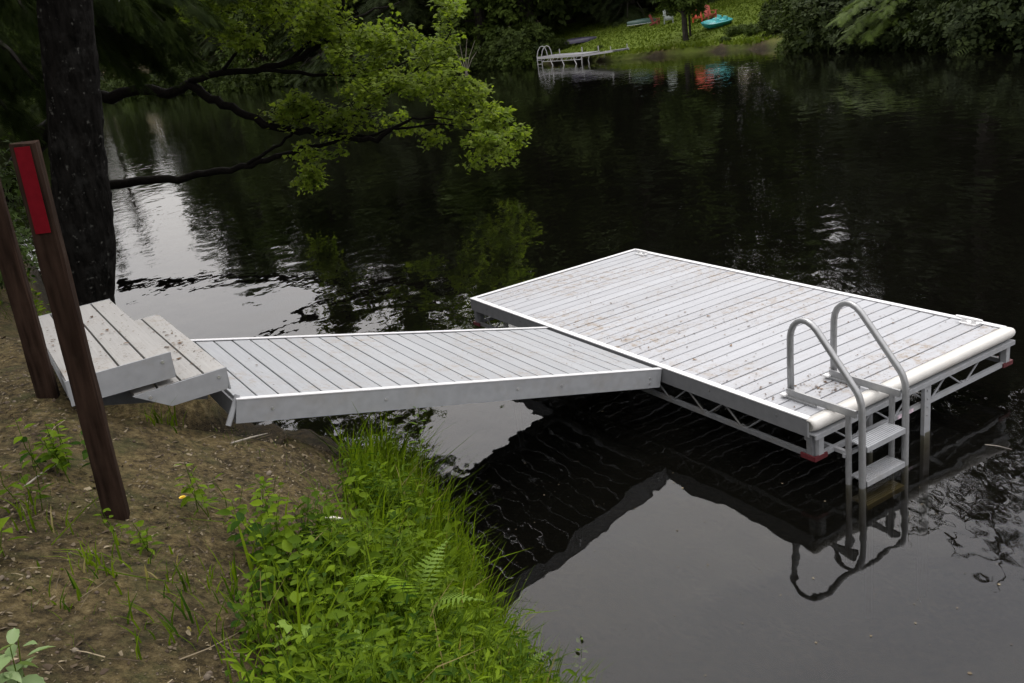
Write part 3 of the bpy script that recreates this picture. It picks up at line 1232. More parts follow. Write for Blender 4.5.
# ------------------------------------------------------------------ across the water: lawn, docks, chairs, boats
lt = broadleaf('lawn_tree', 6.2, 2.0, .30, 16, 1500, .34, M['far_leaf_light'], 41, 'small round tree with two thin stems on the far lawn')
q = ground_at(686, 41)
lt.location = (q.x, q.y, q.z)
m = MB()
m.tube([(.5, .9, .0), (.52, .95, 1.6), (.3, .7, 3.0)], [.08, .07, .04], 6)
m.build('trunk', M['far_bark'], lt)
random.seed(18)

# pond dock across the water
pa, pc, pe = at_z(537.5, 57, .62), at_z(582, 53.8, .62), at_z(612, 51.3, .70)
fd = empty('pond_dock', (pa.x, pa.y, 0), math.atan2(pc.y - pa.y, pc.x - pa.x))
print('far dock', pa, pc, pe)
FL = math.hypot(pc.y - pa.y, pc.x - pa.x)
fd.scale = (FL / 3.16, 1, 1)
tag(fd, 'small white dock with a looped ladder by the far lawn', 'dock')
m = MB()
for i in range(20):
    m.box(.03 + i * .155, .178 + i * .155, .04, 1.5, .56, .60, random.random())
m.build('decking', M['deck'], fd)
m = MB()
m.box(-.02, 3.16, -.02, .03, .47, .62)
m.box(-.02, 3.16, 1.5, 1.55, .47, .62)
m.box(-.04, -.0205, -.02, 1.55, .47, .62)
m.build('edge_rail', M['far_rail'], fd)
m = MB()
m.box(.3, 3.16, -.015, .015, .26, .30)
for k in range(9):
    m.bar((.35 + k * .33, 0, .28), (.52 + k * .33, 0, .47), .02, .02)
m.build('truss', M['far_rail'], fd)
for lx, ly, tilt in ((.95, .0, .18), (1.75, .0, .18), (2.6, .0, .2), (3.1, .02, -.02), (.4, 1.5, 0), (2.0, 1.5, 0), (3.1, 1.5, 0)):
    m = MB()
    m.tube([(lx, ly, .95 if ly > 1 else .45), (lx, ly, .3), (lx + tilt, ly - tilt * .2, -.1), (lx + tilt * .3, ly, -.9)], .032, 6)
    m.build('leg', M['far_rail'], fd)
for k in (.05, .42):
    m = MB()
    m.tube([(-.18 + k * .9, .12, -.6), (-.18 + k * .9, .12, .62), (-.10 + k * .9, .16, 1.0), (.02 + k * .9, .24, 1.26), (.14 + k * .9, .30, 1.30), (.25 + k * .9, .36, 1.2), (.30 + k * .9, .42, .95), (.32 + k * .9, .45, .6)], .028, 8)
    m.build('ladder_rail', M['far_rail'], fd)
for zz in (.1, .36):
    m = MB()
    m.box(-.15, .22, .08, .16, zz, zz + .04)
    m.build('ladder_step', M['far_rail'], fd)
fg = empty('shore_ramp', (pc.x + .03, pc.y, 0), math.atan2(pe.y - pc.y, pe.x - pc.x))
fg.scale = (math.hypot(pe.y - pc.y, pe.x - pc.x) / 3.0, 1, 1)
tag(fg, 'sloping white ramp joining the small far dock to the grassy bank', 'gangway')
m = MB()
for i in range(20):
    a, c = i * .15, i * .15 + .14
    z0, z1 = .54 + a * .07, .54 + c * .07
    m.add([(a, .03, z0), (c, .03, z1), (c, 1.15, z1), (a, 1.15, z0), (a, .03, z0 - .03), (c, .03, z1 - .03), (c, 1.15, z1 - .03), (a, 1.15, z0 - .03)],
          [(0, 1, 2, 3), (4, 7, 6, 5), (0, 4, 5, 1), (1, 5, 6, 2), (2, 6, 7, 3), (3, 7, 4, 0)], random.random())
m.build('decking', M['deck'], fg)
m = MB()
for yy in (0, 1.17):
    m.bar((0, yy, .50), (3.0, yy, .71), .04, .13)
m.build('edge_rail', M['far_rail'], fg)
for yy in (0, 1.17):
    m = MB()
    m.tube([(.75, yy, .62), (.55, yy, .2), (.75, yy, -.6)], .03, 6)
    m.build('leg', M['far_rail'], fg)
    m = MB()
    m.tube([(2.85, yy, .72), (2.85, yy, 1.0)], .03, 6)
    m.build('post', M['far_rail'], fg)

fl = empty('pond_dock', (-12.6, 86.2, 0), rad(8))
tag(fl, 'distant low white dock half hidden behind the maple leaves', 'dock')
m = MB()
m.box(0, 3.6, 0, 1.3, .72, .84)
m.build('decking', M['far_rail'], fl)
for lx in (.15, 1.3, 2.5, 3.4):
    for ly in (.1, 1.2):
        m = MB()
        m.box(lx - .05, lx + .05, ly - .05, ly + .05, -1, .72)
        m.build('leg', M['far_rail'] if lx > 2 else M['maroon'], fl)


def adirondack(name, label, mat, px, py, rz, sc=1.0):
    p = ground_at(px, py)
    e = empty(name, (p.x, p.y, p.z), rz)
    e.scale = (sc,) * 3
    tag(e, label, 'chair')
    m = MB()
    for k in range(5):
        y = -.28 + k * .115
        m.bar((-.27, y, .36 - k * .035), (.27, y, .36 - k * .035), .10, .02)
    m.build('seat', mat, e)
    m = MB()
    for k in range(5):
        xx = -.24 + k * .12
        top = 1.0 - abs(k - 2) * .05
        m.bar((xx * .85, .20, .24), (xx * 1.12, .48, top), .105, .02, up=(0, 1, .3))
    m.bar((-.28, .36, .62), (.28, .36, .62), .05, .02)
    m.build('backrest', mat, e)
    for s in (-1, 1):
        m = MB()
        m.box(s * .34 - .06, s * .34 + .06, -.38, .38, .555, .58)
        m.build('arm', mat, e)
        m = MB()
        m.box(s * .30 - .04, s * .30 + .04, -.33, -.24, 0, .555)
        m.bar((s * .29, -.30, .34), (s * .29, .46, .03), .03, .11)
        m.build('leg', mat, e)
    return e


adirondack('garden_chair', 'orange plastic slatted chair behind the lawn tree', M['orange'], 698, 22, rad(-18), 1.0)
adirondack('garden_chair', 'faded red slatted chair beside the teal pedal boat', M['pink'], 710, 19.5, rad(20), 1.0)
adirondack('garden_chair', 'low dark red slatted chair at the upper left of the lawn', M['maroon'], 655.5, 25, rad(60), .78)
adirondack('garden_chair', 'pale grey slatted chair at the upper edge of the lawn', M['palewood'], 668.5, 23.5, rad(-8))

# pedal boat lying on the lawn
p = ground_at(717, 27)
pb = empty('pedal_boat', (p.x, p.y, p.z + .10), rad(24))
pb.scale = (.86, .86, .86)
pb.rotation_euler = (rad(9), rad(-4), rad(24))
tag(pb, 'teal pedal boat pulled up on the far lawn', 'boat')
m = MB()


def hull_ring(L, W_, z, n=28, e=3.2):
    o = []
    for k in range(n):
        th = 2 * math.pi * k / n
        c, s = math.cos(th), math.sin(th)
        o.append((L / 2 * math.copysign(abs(c) ** (2 / e), c), W_ / 2 * math.copysign(abs(s) ** (2 / e), s), z))
    return o


def loft(m, rings):
    n = len(rings[0])
    vs = [v for r in rings for v in r]
    fs = []
    for i in range(len(rings) - 1):
        for k in range(n):
            k2 = (k + 1) % n
            fs.append((i * n + k, i * n + k2, (i + 1) * n + k2, (i + 1) * n + k))
    fs.append(tuple(reversed(range(n))))
    fs.append(tuple((len(rings) - 1) * n + k for k in range(n)))
    m.add(vs, fs)


loft(m, [hull_ring(2.0, 1.1, 0), hull_ring(2.25, 1.4, .14), hull_ring(2.4, 1.6, .30), hull_ring(2.4, 1.6, .34), hull_ring(2.28, 1.48, .37)])
m.build('hull', M['teal'], pb)
for s in (-1, 1):
    m = MB()
    loft(m, [[(x + .25, y + s * .36, z) for x, y, z in hull_ring(.62, .54, .3705)], [(x + .25, y + s * .36, z) for x, y, z in hull_ring(.56, .48, .44)]])
    m.bar((.52, s * .36 - .22, .52), (.52, s * .36 + .22, .52), .09, .22)
    m.build('seat', M['teal_pale'], pb)
m = MB()
loft(m, [[(x - .62, y, z) for x, y, z in hull_ring(.7, 1.1, .3705)], [(x - .62, y, z) for x, y, z in hull_ring(.55, .9, .43)]])
m.build('bow_deck', M['teal_pale'], pb)
m = MB()
m.tube([(-.1, 0, .37), (-.1, 0, .58)], .025, 6)
m.tube([(-.1, -.07, .58), (-.1, .07, .58)], .02, 6)
m.build('steering_handle', M['white'], pb)


def canoe(name, label, mat, px, py, rz, L=3.6, rim='alu_pale'):
    p = ground_at(px, py)
    e = empty(name, (p.x, p.y, p.z + .03), rz)
    tag(e, label, 'boat')
    m = MB()
    rings = []
    ns = 13
    for i in range(ns):
        t = -1 + 2 * i / (ns - 1)
        w_ = .42 * (1 - abs(t) ** 2.4) + .01
        sh = .10 * t * t
        ring = []
        for k in range(9):                      # upside down: keel on top
            th = math.pi * k / 8
            ring.append((t * L / 2, w_ * math.cos(th), .06 + sh * .0 + (.36 - sh) * math.sin(th) ** .8))
        rings.append(ring)
    for r in rings:
        m.v += r
        m.t += [.5] * 9
    for i in range(ns - 1):
        for k in range(8):
            m.f.append((i * 9 + k, i * 9 + k + 1, (i + 1) * 9 + k + 1, (i + 1) * 9 + k))
    m.build('hull', mat, e, smooth=True)
    m = MB()
    for s in (-1, 1):
        pts = [(-1 + 2 * i / 12) for i in range(13)]
        m.tube([(t * L / 2, s * (.42 * (1 - abs(t) ** 2.4) + .012), .06) for t in pts], .018, 6)
    m.build('gunwale', M[rim], e)
    return e


canoe('canoe', 'dark green upturned canoe at the top left of the far lawn', M['green'], 642, 25, rad(24), 2.6)
canoe('canoe', 'dark violet upturned canoe on the grass behind the far dock', M['purple'], 578, 44, rad(6), 2.9, 'purple')

# shrubs and weeds fringing the lawn
lf = 0
for px, py, s, k in ((600, 49, .16, 1), (560, 50, .34, 0), (733, 36, .34, 1), (742, 33, .30, 1), (752, 35, .36, 1), (776, 34, .5, 0), (725, 42, .2, 1), (782, 24, .6, 0)):
    q = ground_at(px, py)
    dup(sproto[k], (q.x, q.y, q.z - .05), random.uniform(0, 6), (s * 1.3, s, s), ('dark' if k == 0 else 'mid green') + ' low shrub growing on the edge of the far lawn', 'low shrubs on the far lawn')

# rough grass on the far lawn and its bank
n = 34000
P = np.column_stack([rng.uniform(3.6, 27, n), rng.uniform(54, 82, n)])
dd = sdist(P, FAR)
sl = P[:, 0] / P[:, 1]
ok = (dd > .35) & (sl > .062) & (sl < .335) & (np.hypot(P[:, 0], P[:, 1]) < 83)
P = P[ok]
n = len(P)
Z = height(P)
Fr = frames_dir(np.column_stack([rng.normal(size=(n, 2)) * .45, np.ones(n)]), rng.normal(size=(n, 3)))
V, F, t = scatter([(-.5, 0, 0), (.5, 0, 0), (.22, .6, .05), (-.22, .6, .05), (0, 1, .16)], [(0, 1, 2), (0, 2, 3), (3, 2, 4)], np.column_stack([P, Z - .03]), Fr, rng.uniform(.06, .17, n) * (1 + .8 * (dd[ok] < 1.2)), np.clip(rng.normal(.45, .25, n), 0, .93))
V3 = V
o = np_mesh('lawn_grass', V3, F, t, leaf_mat('lawn_blade', (.070, .108, .009), (.125, .165, .016), .3, .6, .15, (.16, .15, .06)))
kind(o, 'stuff')
tag(o, 'rough green grass covering the sloping far lawn', 'grass')

# dry dead branch at the waterline below the forest
b_ = at_z(466, 72, .05)
m = MB()
base = Vector((b_.x, b_.y, -.1))
for k in range(5):
    a = rad(20 + k * 32)
    m.tube([base, base + Vector((math.cos(a) * .5 + .1, random.uniform(-.3, .3), .9 + .4 * math.sin(a))), base + Vector((math.cos(a) * 1.1 + .3, random.uniform(-.4, .4), 1.5 + 1.0 * math.sin(a)))], [.035, .025, .01], 5)
o = m.build('dead_branch', M['grey_twig'])
tag(o, 'bare grey dead branch rising from the far waterline', 'branch')

# the hemlock that leans out over the water on the right, with boughs in a paler needle colour
hk = empty('hemlock_tree', (24.5, 45.0, gz(24.5, 45.0)))
tag(hk, 'hemlock with bright yellow green boughs reaching over the water at the right', 'tree')
hb = np.array([24.5, 45.0, gz(24.5, 45.0)])
m = MB()
m.tube([(0, 0, -.4), (.1, 0, 8), (0, .2, 17)], [.34, .24, .04], 8)
P, D, NT = [], [], []


def bough(tip, root, n, spread):
    tip, root = np.array(tip), np.array(root)
    d = tip - root
    L = np.linalg.norm(d)
    m.tube([Vector(root), Vector(root + d * .5 + np.array([0, 0, .10 * L])), Vector(tip)], [.06, .04, .012], 5)
    side = np.cross(d / L, [0, 0, 1])
    for i in range(n):
        s = random.random() ** .7
        c = root + d * s + np.array([0, 0, .4 * L * s * (1 - s)])
        off = random.gauss(0, 1) * spread * (1.15 - s)
        P.append(c + side * off + np.array([0, 0, random.gauss(0, .06) - abs(off) * .25]))
        q = d / L * random.uniform(.5, 1) + side * math.copysign(random.uniform(.1, 1), off) + np.array([0, 0, -.35])
        D.append(q)


def loc_at(px, py, Y):
    return np.array(at_y(px, py, Y)) - hb


for tip, root, n_, sp in (((838, 20), (925, -12), 210, .55), ((846, 38), (905, 8), 120, .35), ((868, 36), (935, 2), 200, .5), ((905, 30), (965, -6), 150, .5), ((940, 26), (1000, -14), 100, .5), ((880, 12), (960, -25), 150, .6)):
    bough(loc_at(*tip, 40.5), loc_at(*root, 43.5), n_, sp)
P, D = np.array(P), np.array(D)
n = len(P)
V, F, t = scatter(ND_V, ND_F, P, frames_dir(D, rng.normal(size=(n, 3)) * .25 + np.array([0, 0, 1.])), rng.uniform(.35, .62, n), np.clip(rng.normal(.5, .25, n), 0, 1))
m.build('trunk', M['far_bark'], hk)
np_mesh('pale_boughs', V, F, t, M['needle_pale'], hk)
P, D = [], []
for k in range(70):
    z = random.uniform(3.5, 17)
    th = random.uniform(0, 6.28)
    R = 3.6 * (1 - (z - 3) / 16) + .4
    for i in range(20):
        s = random.random() ** .6
        a = th + random.uniform(-.35, .35)
        P.append((math.cos(a) * R * s, math.sin(a) * R * s, z - .35 * R * s * s))
        D.append((math.cos(a), math.sin(a), -.5))
P, D = np.array(P), np.array(D)
n = len(P)
V, F, t = scatter(ND_V, ND_F, P, frames_dir(D, rng.normal(size=(n, 3)) * .3 + np.array([0, 0, 1.])), rng.uniform(.6, 1.1, n), np.clip(rng.normal(.4, .25, n), 0, 1))
np_mesh('crown', V, F, t, M['far_needle'], hk)

# ------------------------------------------------------------------ the maple on the near bank
random.seed(23)
rng = np.random.default_rng(23)
MY = 9.05
tb = Vector((at_y(92, 292, MY).x, MY, 0))
tz = gz(tb.x, tb.y)
tb.z = tz
big = empty('bank_tree', (tb.x, tb.y, tz))
tag(big, 'tall tree with a thick dark trunk standing right behind the bank steps', 'tree')
off = Vector((tb.x, tb.y, tz))


def L3(px, py, Y):
    return at_y(px, py, Y) - off


def trunk_mesh():
    axis = [(92, 345, 24), (91, 300, 21.5), (88, 255, 26), (82, 200, 27.5), (77, 150, 25.5), (74, 100, 25.5), (69, 50, 25.5), (65, 0, 26), (58, -80, 25), (50, -180, 24), (46, -300, 21), (40, -480, 16), (36, -700, 9)]
    pts, rs = [], []
    for px, py, hwid in axis:
        v = L3(px, py, MY)
        depth = float(np.dot(np.array(v + off) - CO, CF))
        pts.append(v)
        rs.append(hwid * depth / CAM_F)
    pts = [pts[0] + Vector((0, 0, -.5))] + pts
    rs = [rs[0] * 1.2] + rs
    # resample and roughen
    P2, R2 = [], []
    for i in range(len(pts) - 1):
        for j in range(6):
            t = j / 6
            P2.append(pts[i].lerp(pts[i + 1], t))
            R2.append(rs[i] * (1 - t) + rs[i + 1] * t)
    P2.append(pts[-1])
    R2.append(rs[-1])
    n = 40
    vs, fs = [], []
    for i, (c, r) in enumerate(zip(P2, R2)):
        for k in range(n):
            th = 2 * math.pi * k / n
            rr = r * (1 + .035 * math.sin(th * 9 + c.z * 1.1) + .025 * math.sin(th * 17 - c.z * 2.3 + math.sin(c.z * 5)) + random.uniform(-.035, .035) + .03 * math.sin(th * 3 + c.z * .7))
            vs.append((c.x + math.cos(th) * rr, c.y + math.sin(th) * rr, c.z))
    for i in range(len(P2) - 1):
        for k in range(n):
            k2 = (k + 1) % n
            fs.append((i * n + k, i * n + k2, (i + 1) * n + k2, (i + 1) * n + k))
    m = MB()
    m.add(vs, fs)
    return m


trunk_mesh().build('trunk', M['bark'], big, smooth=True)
# the crown overhead, out of the frame, seen only in the water and as shade
cv = []
for k in range(20):
    c = np.array([random.uniform(-3.8, 2.2), random.uniform(-3.0, 2.6), random.uniform(4.6, 11.5)])
    if c[2] < 5.6 and c[1] < -1.0:
        continue
    rr = random.uniform(.9, 1.6)
    n = int(170 * rr * rr)
    d = rdir(n, 0)
    P = c + d * (rr * rng.uniform(.2, 1, n) ** .5)[:, None] * np.array([1, 1, .6])
    cv.append(scatter(CL_V, CL_F, P, frames(rng.normal(size=(n, 3)) * .5 + np.array([0, 0, 1.]), rng.uniform(0, 6.28, n)), rng.uniform(.14, .30, n), np.clip(rng.normal(.45, .25, n), 0, 1)))
V, F, t = join(cv)
np_mesh('crown', V, F, t, M['canopy'], big)

# the maple leaning out over the water some twenty metres away
KD = 2.3
mb = at_y(2, 205, 9.7 * KD)
mp = empty('maple_tree', (mb.x, mb.y, gz(mb.x, mb.y)))
tag(mp, 'leaning maple with bright green leafy boughs reaching out over the water', 'tree')
off = Vector(mp.location)

BR = []   # branch polylines as (px, py, Y, r)
BR.append([(88, 98, 9.05, .085), (112, 98, 8.95, .075), (140, 89, 8.9, .068), (168, 93, 8.85, .062), (188, 84, 8.8, .062), (204, 94, 8.75, .058), (222, 105, 8.7, .055), (247, 115, 8.62, .052), (272, 127, 8.55, .048), (300, 132, 8.5, .045), (328, 131, 8.42, .042), (352, 138, 8.35, .036), (378, 141, 8.3, .030), (394, 128, 8.25, .022), (412, 118, 8.2, .014), (440, 118, 8.15, .010), (470, 120, 8.1, .006)])
BR.append([(190, 82, 8.8, .04), (222, 72, 8.75, .042), (258, 70, 8.72, .04), (290, 62, 8.7, .038), (318, 48, 8.7, .034), (338, 32, 8.7, .028), (344, 12, 8.7, .024), (340, -20, 8.7, .02)])
BR.append([(92, 187, 9.05, .075), (118, 185, 8.95, .062), (150, 180, 8.85, .056), (178, 180, 8.8, .05), (206, 174, 8.75, .046), (232, 171, 8.7, .042), (258, 162, 8.65, .038), (284, 154, 8.6, .032), (312, 146, 8.55, .027), (340, 140, 8.5, .022), (368, 136, 8.45, .017), (390, 128, 8.4, .009)])
BR.append([(232, 171, 8.7, .026), (252, 160, 8.66, .022), (274, 147, 8.6, .02), (290, 136, 8.55, .017), (300, 120, 8.5, .012), (318, 106, 8.45, .008)])
BR.append([(328, 131, 8.42, .026), (350, 118, 8.5, .022), (378, 100, 8.55, .018), (408, 84, 8.6, .014), (436, 60, 8.6, .010), (452, 30, 8.6, .006)])
BR.append([(394, 128, 8.25, .016), (430, 124, 8.2, .012), (466, 130, 8.2, .009), (500, 140, 8.15, .005)])
BR.append([(258, 70, 8.72, .03), (300, 72, 8.75, .024), (345, 76, 8.8, .018), (385, 70, 8.85, .012), (420, 58, 8.9, .007)])
BR.append([(290, 62, 8.7, .024), (320, 30, 8.9, .02), (365, 14, 9.0, .014), (400, 2, 9.1, .008)])
BR.append([(222, 72, 8.75, .022), (240, 48, 8.6, .018), (262, 24, 8.5, .013), (280, 2, 8.45, .008)])
BR.append([(62, 118, 9.15, .16), (44, 134, 9.3, .14), (24, 158, 9.5, .14), (4, 200, 9.7, .16), (-2, 262, 9.75, .18)])
BR.append([(284, 154, 8.6, .010), (300, 163, 8.55, .008), (316, 176, 8.5, .005)])
nodes = []
for br in BR:
    pts = []
    for i in range(len(br) - 1):
        for j in range(3):
            t = j / 3
            a, c = br[i], br[i + 1]
            v = L3(a[0] * (1 - t) + c[0] * t, a[1] * (1 - t) + c[1] * t, (a[2] * (1 - t) + c[2] * t) * KD)
            jit = .045 if j else .02
            pts.append((v + Vector((random.uniform(-jit, jit), random.uniform(-jit, jit), random.uniform(-jit, jit))), (a[3] * (1 - t) + c[3] * t) * random.uniform(.92, 1.08)))
    pts.append((L3(br[-1][0], br[-1][1], br[-1][2] * KD), br[-1][3]))
    m = MB()
    m.tube([p for p, r in pts], [r * .72 * KD for p, r in pts], 8)
    m.build('branch', M['twig'], mp, smooth=True)
    nodes += [(np.array(p), r) for p, r in pts[4:]]


def in_poly(x, y, poly):
    c = False
    for (xa, ya), (xb, yb) in zip(poly, poly[1:] + poly[:1]):
        if (ya > y) != (yb > y) and x < xa + (y - ya) / (yb - ya) * (xb - xa):
            c = not c
    return c


# where the leafy sprays hang (outline of the boughs, each spray gets its own depth)
DENSE = [[(205, 2), (214, 36), (240, 54), (264, 42), (292, 52), (322, 42), (346, 28), (346, -24), (205, -24)],
         [(332, 38), (352, 24), (382, 22), (394, 40), (420, 36), (441, 20), (438, -2), (456, -8), (459, 22), (452, 46), (471, 52), (467, 76), (492, 92), (505, 119), (525, 139), (513, 151), (503, 160), (491, 171), (474, 166), (464, 150), (441, 135), (430, 143), (409, 141), (404, 121), (371, 106), (346, 94), (328, 72)]]
HOLES = [[(302, 66), (352, 70), (350, 90), (318, 92)], [(376, 96), (412, 90), (408, 110), (386, 110)], [(396, 40), (420, 44), (412, 62), (394, 60)], [(356, 44), (376, 50), (370, 66), (352, 60)], [(430, 78), (452, 84), (444, 98), (428, 92)], [(262, 20), (282, 26), (274, 38), (258, 34)]]
spr = []
tries = 0
while len(spr) < 1000 and tries < 20000:
    tries += 1
    x, y = random.uniform(200, 525), random.uniform(-30, 170)
    if not any(in_poly(x, y, d_) for d_ in DENSE):
        continue
    if any(in_poly(x, y, h_) for h_ in HOLES) and random.random() < .9:
        continue
    # each bough end carries a flat cluster of sprays with a gap before the next
    Y0 = random.uniform(7.75, 9.3)
    for k in range(random.randint(5, 10)):
        spr.append((x + random.gauss(0, 8.0), y + random.gauss(0, 3.6), Y0 + random.gauss(0, .10)))
for cxp, cyp, rx_, ry_, k in ((296, 108, 24, 12, 44), (345, 118, 34, 12, 44), (314, 176, 14, 12, 34), (306, 152, 12, 8, 9), (295, 100, 10, 6, 9), (198, 14, 20, 14, 20), (335, 150, 20, 8, 8)):
    for i in range(k):
        spr.append((random.gauss(cxp, rx_ * .55), random.gauss(cyp, ry_ * .55), random.uniform(8.2, 8.8)))
SP = [np.array(L3(a_, b_, c_ * KD)) for a_, b_, c_ in spr]
NP_ = [p for p, r in nodes]
order = sorted(range(len(SP)), key=lambda i: min(np.sum((np.array(NP_[::3]) - SP[i]) ** 2, axis=1)))
tm = MB()
net = [np.array(p) for p in NP_]
LP, LD, LT, LS = [], [], [], []
for i in order:
    s = SP[i]
    A_ = np.array(net)
    dist = np.sqrt(((A_ - s) ** 2).sum(1)) + .35 * np.maximum(0, A_[:, 2] - s[2] - .3)
    j = int(np.argmin(dist))
    a = A_[j]
    mid = a * .5 + s * .5 + np.array([0, 0, .03])
    L_ = np.linalg.norm(s - a)
    tm.tube([Vector(a), Vector(mid), Vector(s)], [.009 + .004 * min(L_, 1), .007, .004], 4)
    net += [mid, s]
    dirn = (s - a) / max(L_, .01)
    nl = random.randint(12, 18)
    tone = random.gauss(.45, .18)
    for k in range(nl):
        th = 6.28 * k / nl + random.random()
        dv = np.array([math.cos(th), math.sin(th), 0]) * .9 + dirn * .5 + np.array([0, 0, random.uniform(-.75, -.05)])
        LP.append(s - dirn * random.uniform(0, .28) + rng.normal(size=3) * np.array([.10, .10, .06]))
        LD.append(dv)
        LT.append(tone + random.gauss(0, .14))
        LS.append(random.uniform(.070, .135))
kind(tm.build('twigs', M['twig'], mp), 'stuff')
LP, LD = np.array(LP), np.array(LD)
n = len(LP)
V, F, t = scatter(MP_V, MP_F, LP, frames_dir(LD, rng.normal(size=(n, 3)) * .35 + np.array([0, 0, 1.])), np.array(LS), np.clip(LT, 0, 1))
np_mesh('leaves', V, F, t, M['maple'], mp)
# its upper crown, above the frame, seen in the water under the gangway
cv = []
for k in range(34):
    c = np.array([random.uniform(-11.5, -2.6), random.uniform(17.5, 23.5), random.uniform(5.2, 10.5)])
    rr = random.uniform(.8, 1.5)
    n = int(190 * rr * rr)
    d = rdir(n, 0)
    P = c + d * (rr * rng.uniform(.15, 1, n) ** .5)[:, None] * np.array([1, 1, .6]) - np.array(off)
    cv.append(scatter(CL_V, CL_F, P, frames(rng.normal(size=(n, 3)) * .5 + np.array([0, 0, 1.]), rng.uniform(0, 6.28, n)), rng.uniform(.12, .26, n), np.clip(rng.normal(.45, .25, n), 0, 1)))
V, F, t = join(cv)
np_mesh('crown', V, F, t, M['canopy'], mp)

# dark hemlock boughs hanging in from the left behind the thick trunk
oh = empty('overhanging_hemlock', (-8.3, 12.6, gz(-8.3, 12.6)))
tag(oh, 'dark hemlock whose soft boughs hang in at the top left behind the thick trunk', 'tree')
hb = np.array(oh.location)
m = MB()
m.tube([(0, 0, -.4), (-.1, 0, 4), (0, .2, 13)], [.22, .16, .03], 8)
P, D = [], []
for tip, root, n_, sp in (((214, 22), (40, -70), 700, .62), ((194, 62), (50, -10), 560, .45), ((172, 76), (60, 10), 420, .38), ((140, 80), (30, 0), 420, .42), ((225, -5), (80, -80), 620, .6), ((60, 112), (-30, 20), 420, .5), ((30, 135), (-50, 60), 420, .5), ((110, 62), (10, -50), 520, .55), ((15, 90), (-60, -20), 620, .6), ((40, 30), (-40, -60), 620, .7), ((182, 40), (70, -40), 520, .55), ((140, 22), (70, -50), 620, .5), ((165, 8), (90, -60), 520, .5), ((150, 58), (80, 20), 420, .45)):
    Yb = random.uniform(12.2, 14.2)
    bough(loc_at(*tip, Yb), loc_at(*root, Yb + .6), n_, sp)
P, D = np.array(P), np.array(D)
n = len(P)
V, F, t = scatter(ND_V, ND_F, P, frames_dir(D, rng.normal(size=(n, 3)) * .3 + np.array([0, 0, 1.])), rng.uniform(.12, .26, n), np.clip(rng.normal(.40, .25, n), 0, 1))
m.build('trunk', M['far_bark'], oh)
np_mesh('boughs', V, F, t, M['needle'], oh)

# ------------------------------------------------------------------ conifers and leafy trees of the near bank, to the left
random.seed(29)
rng = np.random.default_rng(29)
hp = conifer('bank_hemlock', 15, 4.4, .34, M['needle'], 51, 'dark feathery hemlock on the near bank behind the maple trunk', 2.2, .42, .5)
hp['group'] = 'hemlocks on the near bank'
hp['label'] = 'dark feathery hemlock on the near bank behind the maple trunk'
hx, hy = -10.6, 17.2
hp.location = (hx, hy, gz(hx, hy) - .6)
for i, (x, y, s, lb) in enumerate(((-15.5, 22, 1.15, 'dark hemlock farther along the near bank behind the first one'), (-8.6, 11.2, .95, 'dark hemlock on the near bank with a slim trunk beside the plain post'), (-13, 12.5, 1.2, 'dark hemlock on the near bank at the far left edge'))):
    dup(hp, (x, y, gz(x, y) - .4), 1.3 + i * 2.1, (s, s, s), lb)

# ------------------------------------------------------------------ plants on the near bank
random.seed(37)
rng = np.random.default_rng(37)


def px_poly(pts):
    return [tuple(ground_at(x, y)[:2]) for x, y in pts]


VEG = px_poly([(232, 760), (236, 683), (240, 630), (236, 590), (250, 556), (296, 536), (330, 512), (366, 488), (384, 468)]) + [(-.98, 6.35), (-.62, 5.75), (-.36, 4.85), (-.08, 4.2), (.18, 3.55), (.65, 2.9), (.6, 2.2)]
vx = [p[0] for p in VEG]
vy = [p[1] for p in VEG]
print('veg', [(round(a, 2), round(c, 2)) for a, c in VEG])


def sample_veg(n, pad=.0):
    P = np.column_stack([rng.uniform(min(vx) - .1, max(vx) + .1, n), rng.uniform(min(vy), max(vy), n)])
    dv, dn_ = sdist(P, VEG), sdist(P, NEAR)
    keep = np.clip(.12 + dv / .30, 0, 1)                      # thins out toward the bare soil
    keep = np.where(dn_ < .55, 1.0, keep) * np.where((vnoise(P[:, 0], P[:, 1], 3.3, 77) < -.32) & (dn_ > .4), .25, 1.0)
    return P[(dv > -pad) & (rng.random(len(P)) < keep)]


BLADE = []


def grass_blades(P, hmin, hmax, wid, tmean, lean, waterlean=0.0):
    n = len(P)
    if not n:
        return
    Z = height(P)
    H_ = rng.uniform(hmin, hmax, n) * rng.uniform(.7, 1.1, n)
    az_ = rng.uniform(0, 6.28, n)
    ln = rng.uniform(.15, 1, n) * lean
    dx = np.cos(az_) * ln + waterlean * .8
    dy = np.sin(az_) * ln + waterlean * .45
    w = wid * rng.uniform(.6, 1.4, n)
    sx, sy = -np.sin(az_), np.cos(az_)
    rows = []
    for t_, ws in ((0, .8), (.35, 1.0), (.7, .72), (1.0, .06)):
        bend = t_ ** 1.9
        cx = P[:, 0] + dx * H_ * bend
        cy = P[:, 1] + dy * H_ * bend
        cz = Z - .02 + H_ * (t_ - .28 * np.hypot(dx, dy) * t_ ** 2.4)
        for sg in (-1, 1):
            rows.append(np.column_stack([cx + sg * sx * w * ws, cy + sg * sy * w * ws, cz]))
    V = np.stack(rows, 1)
    k = 8
    F = np.array([(0, 1, 3, 2), (2, 3, 5, 4), (4, 5, 7, 6)])
    F = F[None] + (np.arange(n) * k)[:, None, None]
    t0 = np.clip(rng.normal(tmean, .26, n) + .25 * vnoise(P[:, 0], P[:, 1], 5.0, 33), 0, .92)
    t0[rng.random(n) < .035] = 1.0                      # dead straw
    tt = np.repeat(t0, k)
    BLADE.append((V.reshape(-1, 3), F.reshape(-1, 4), tt))


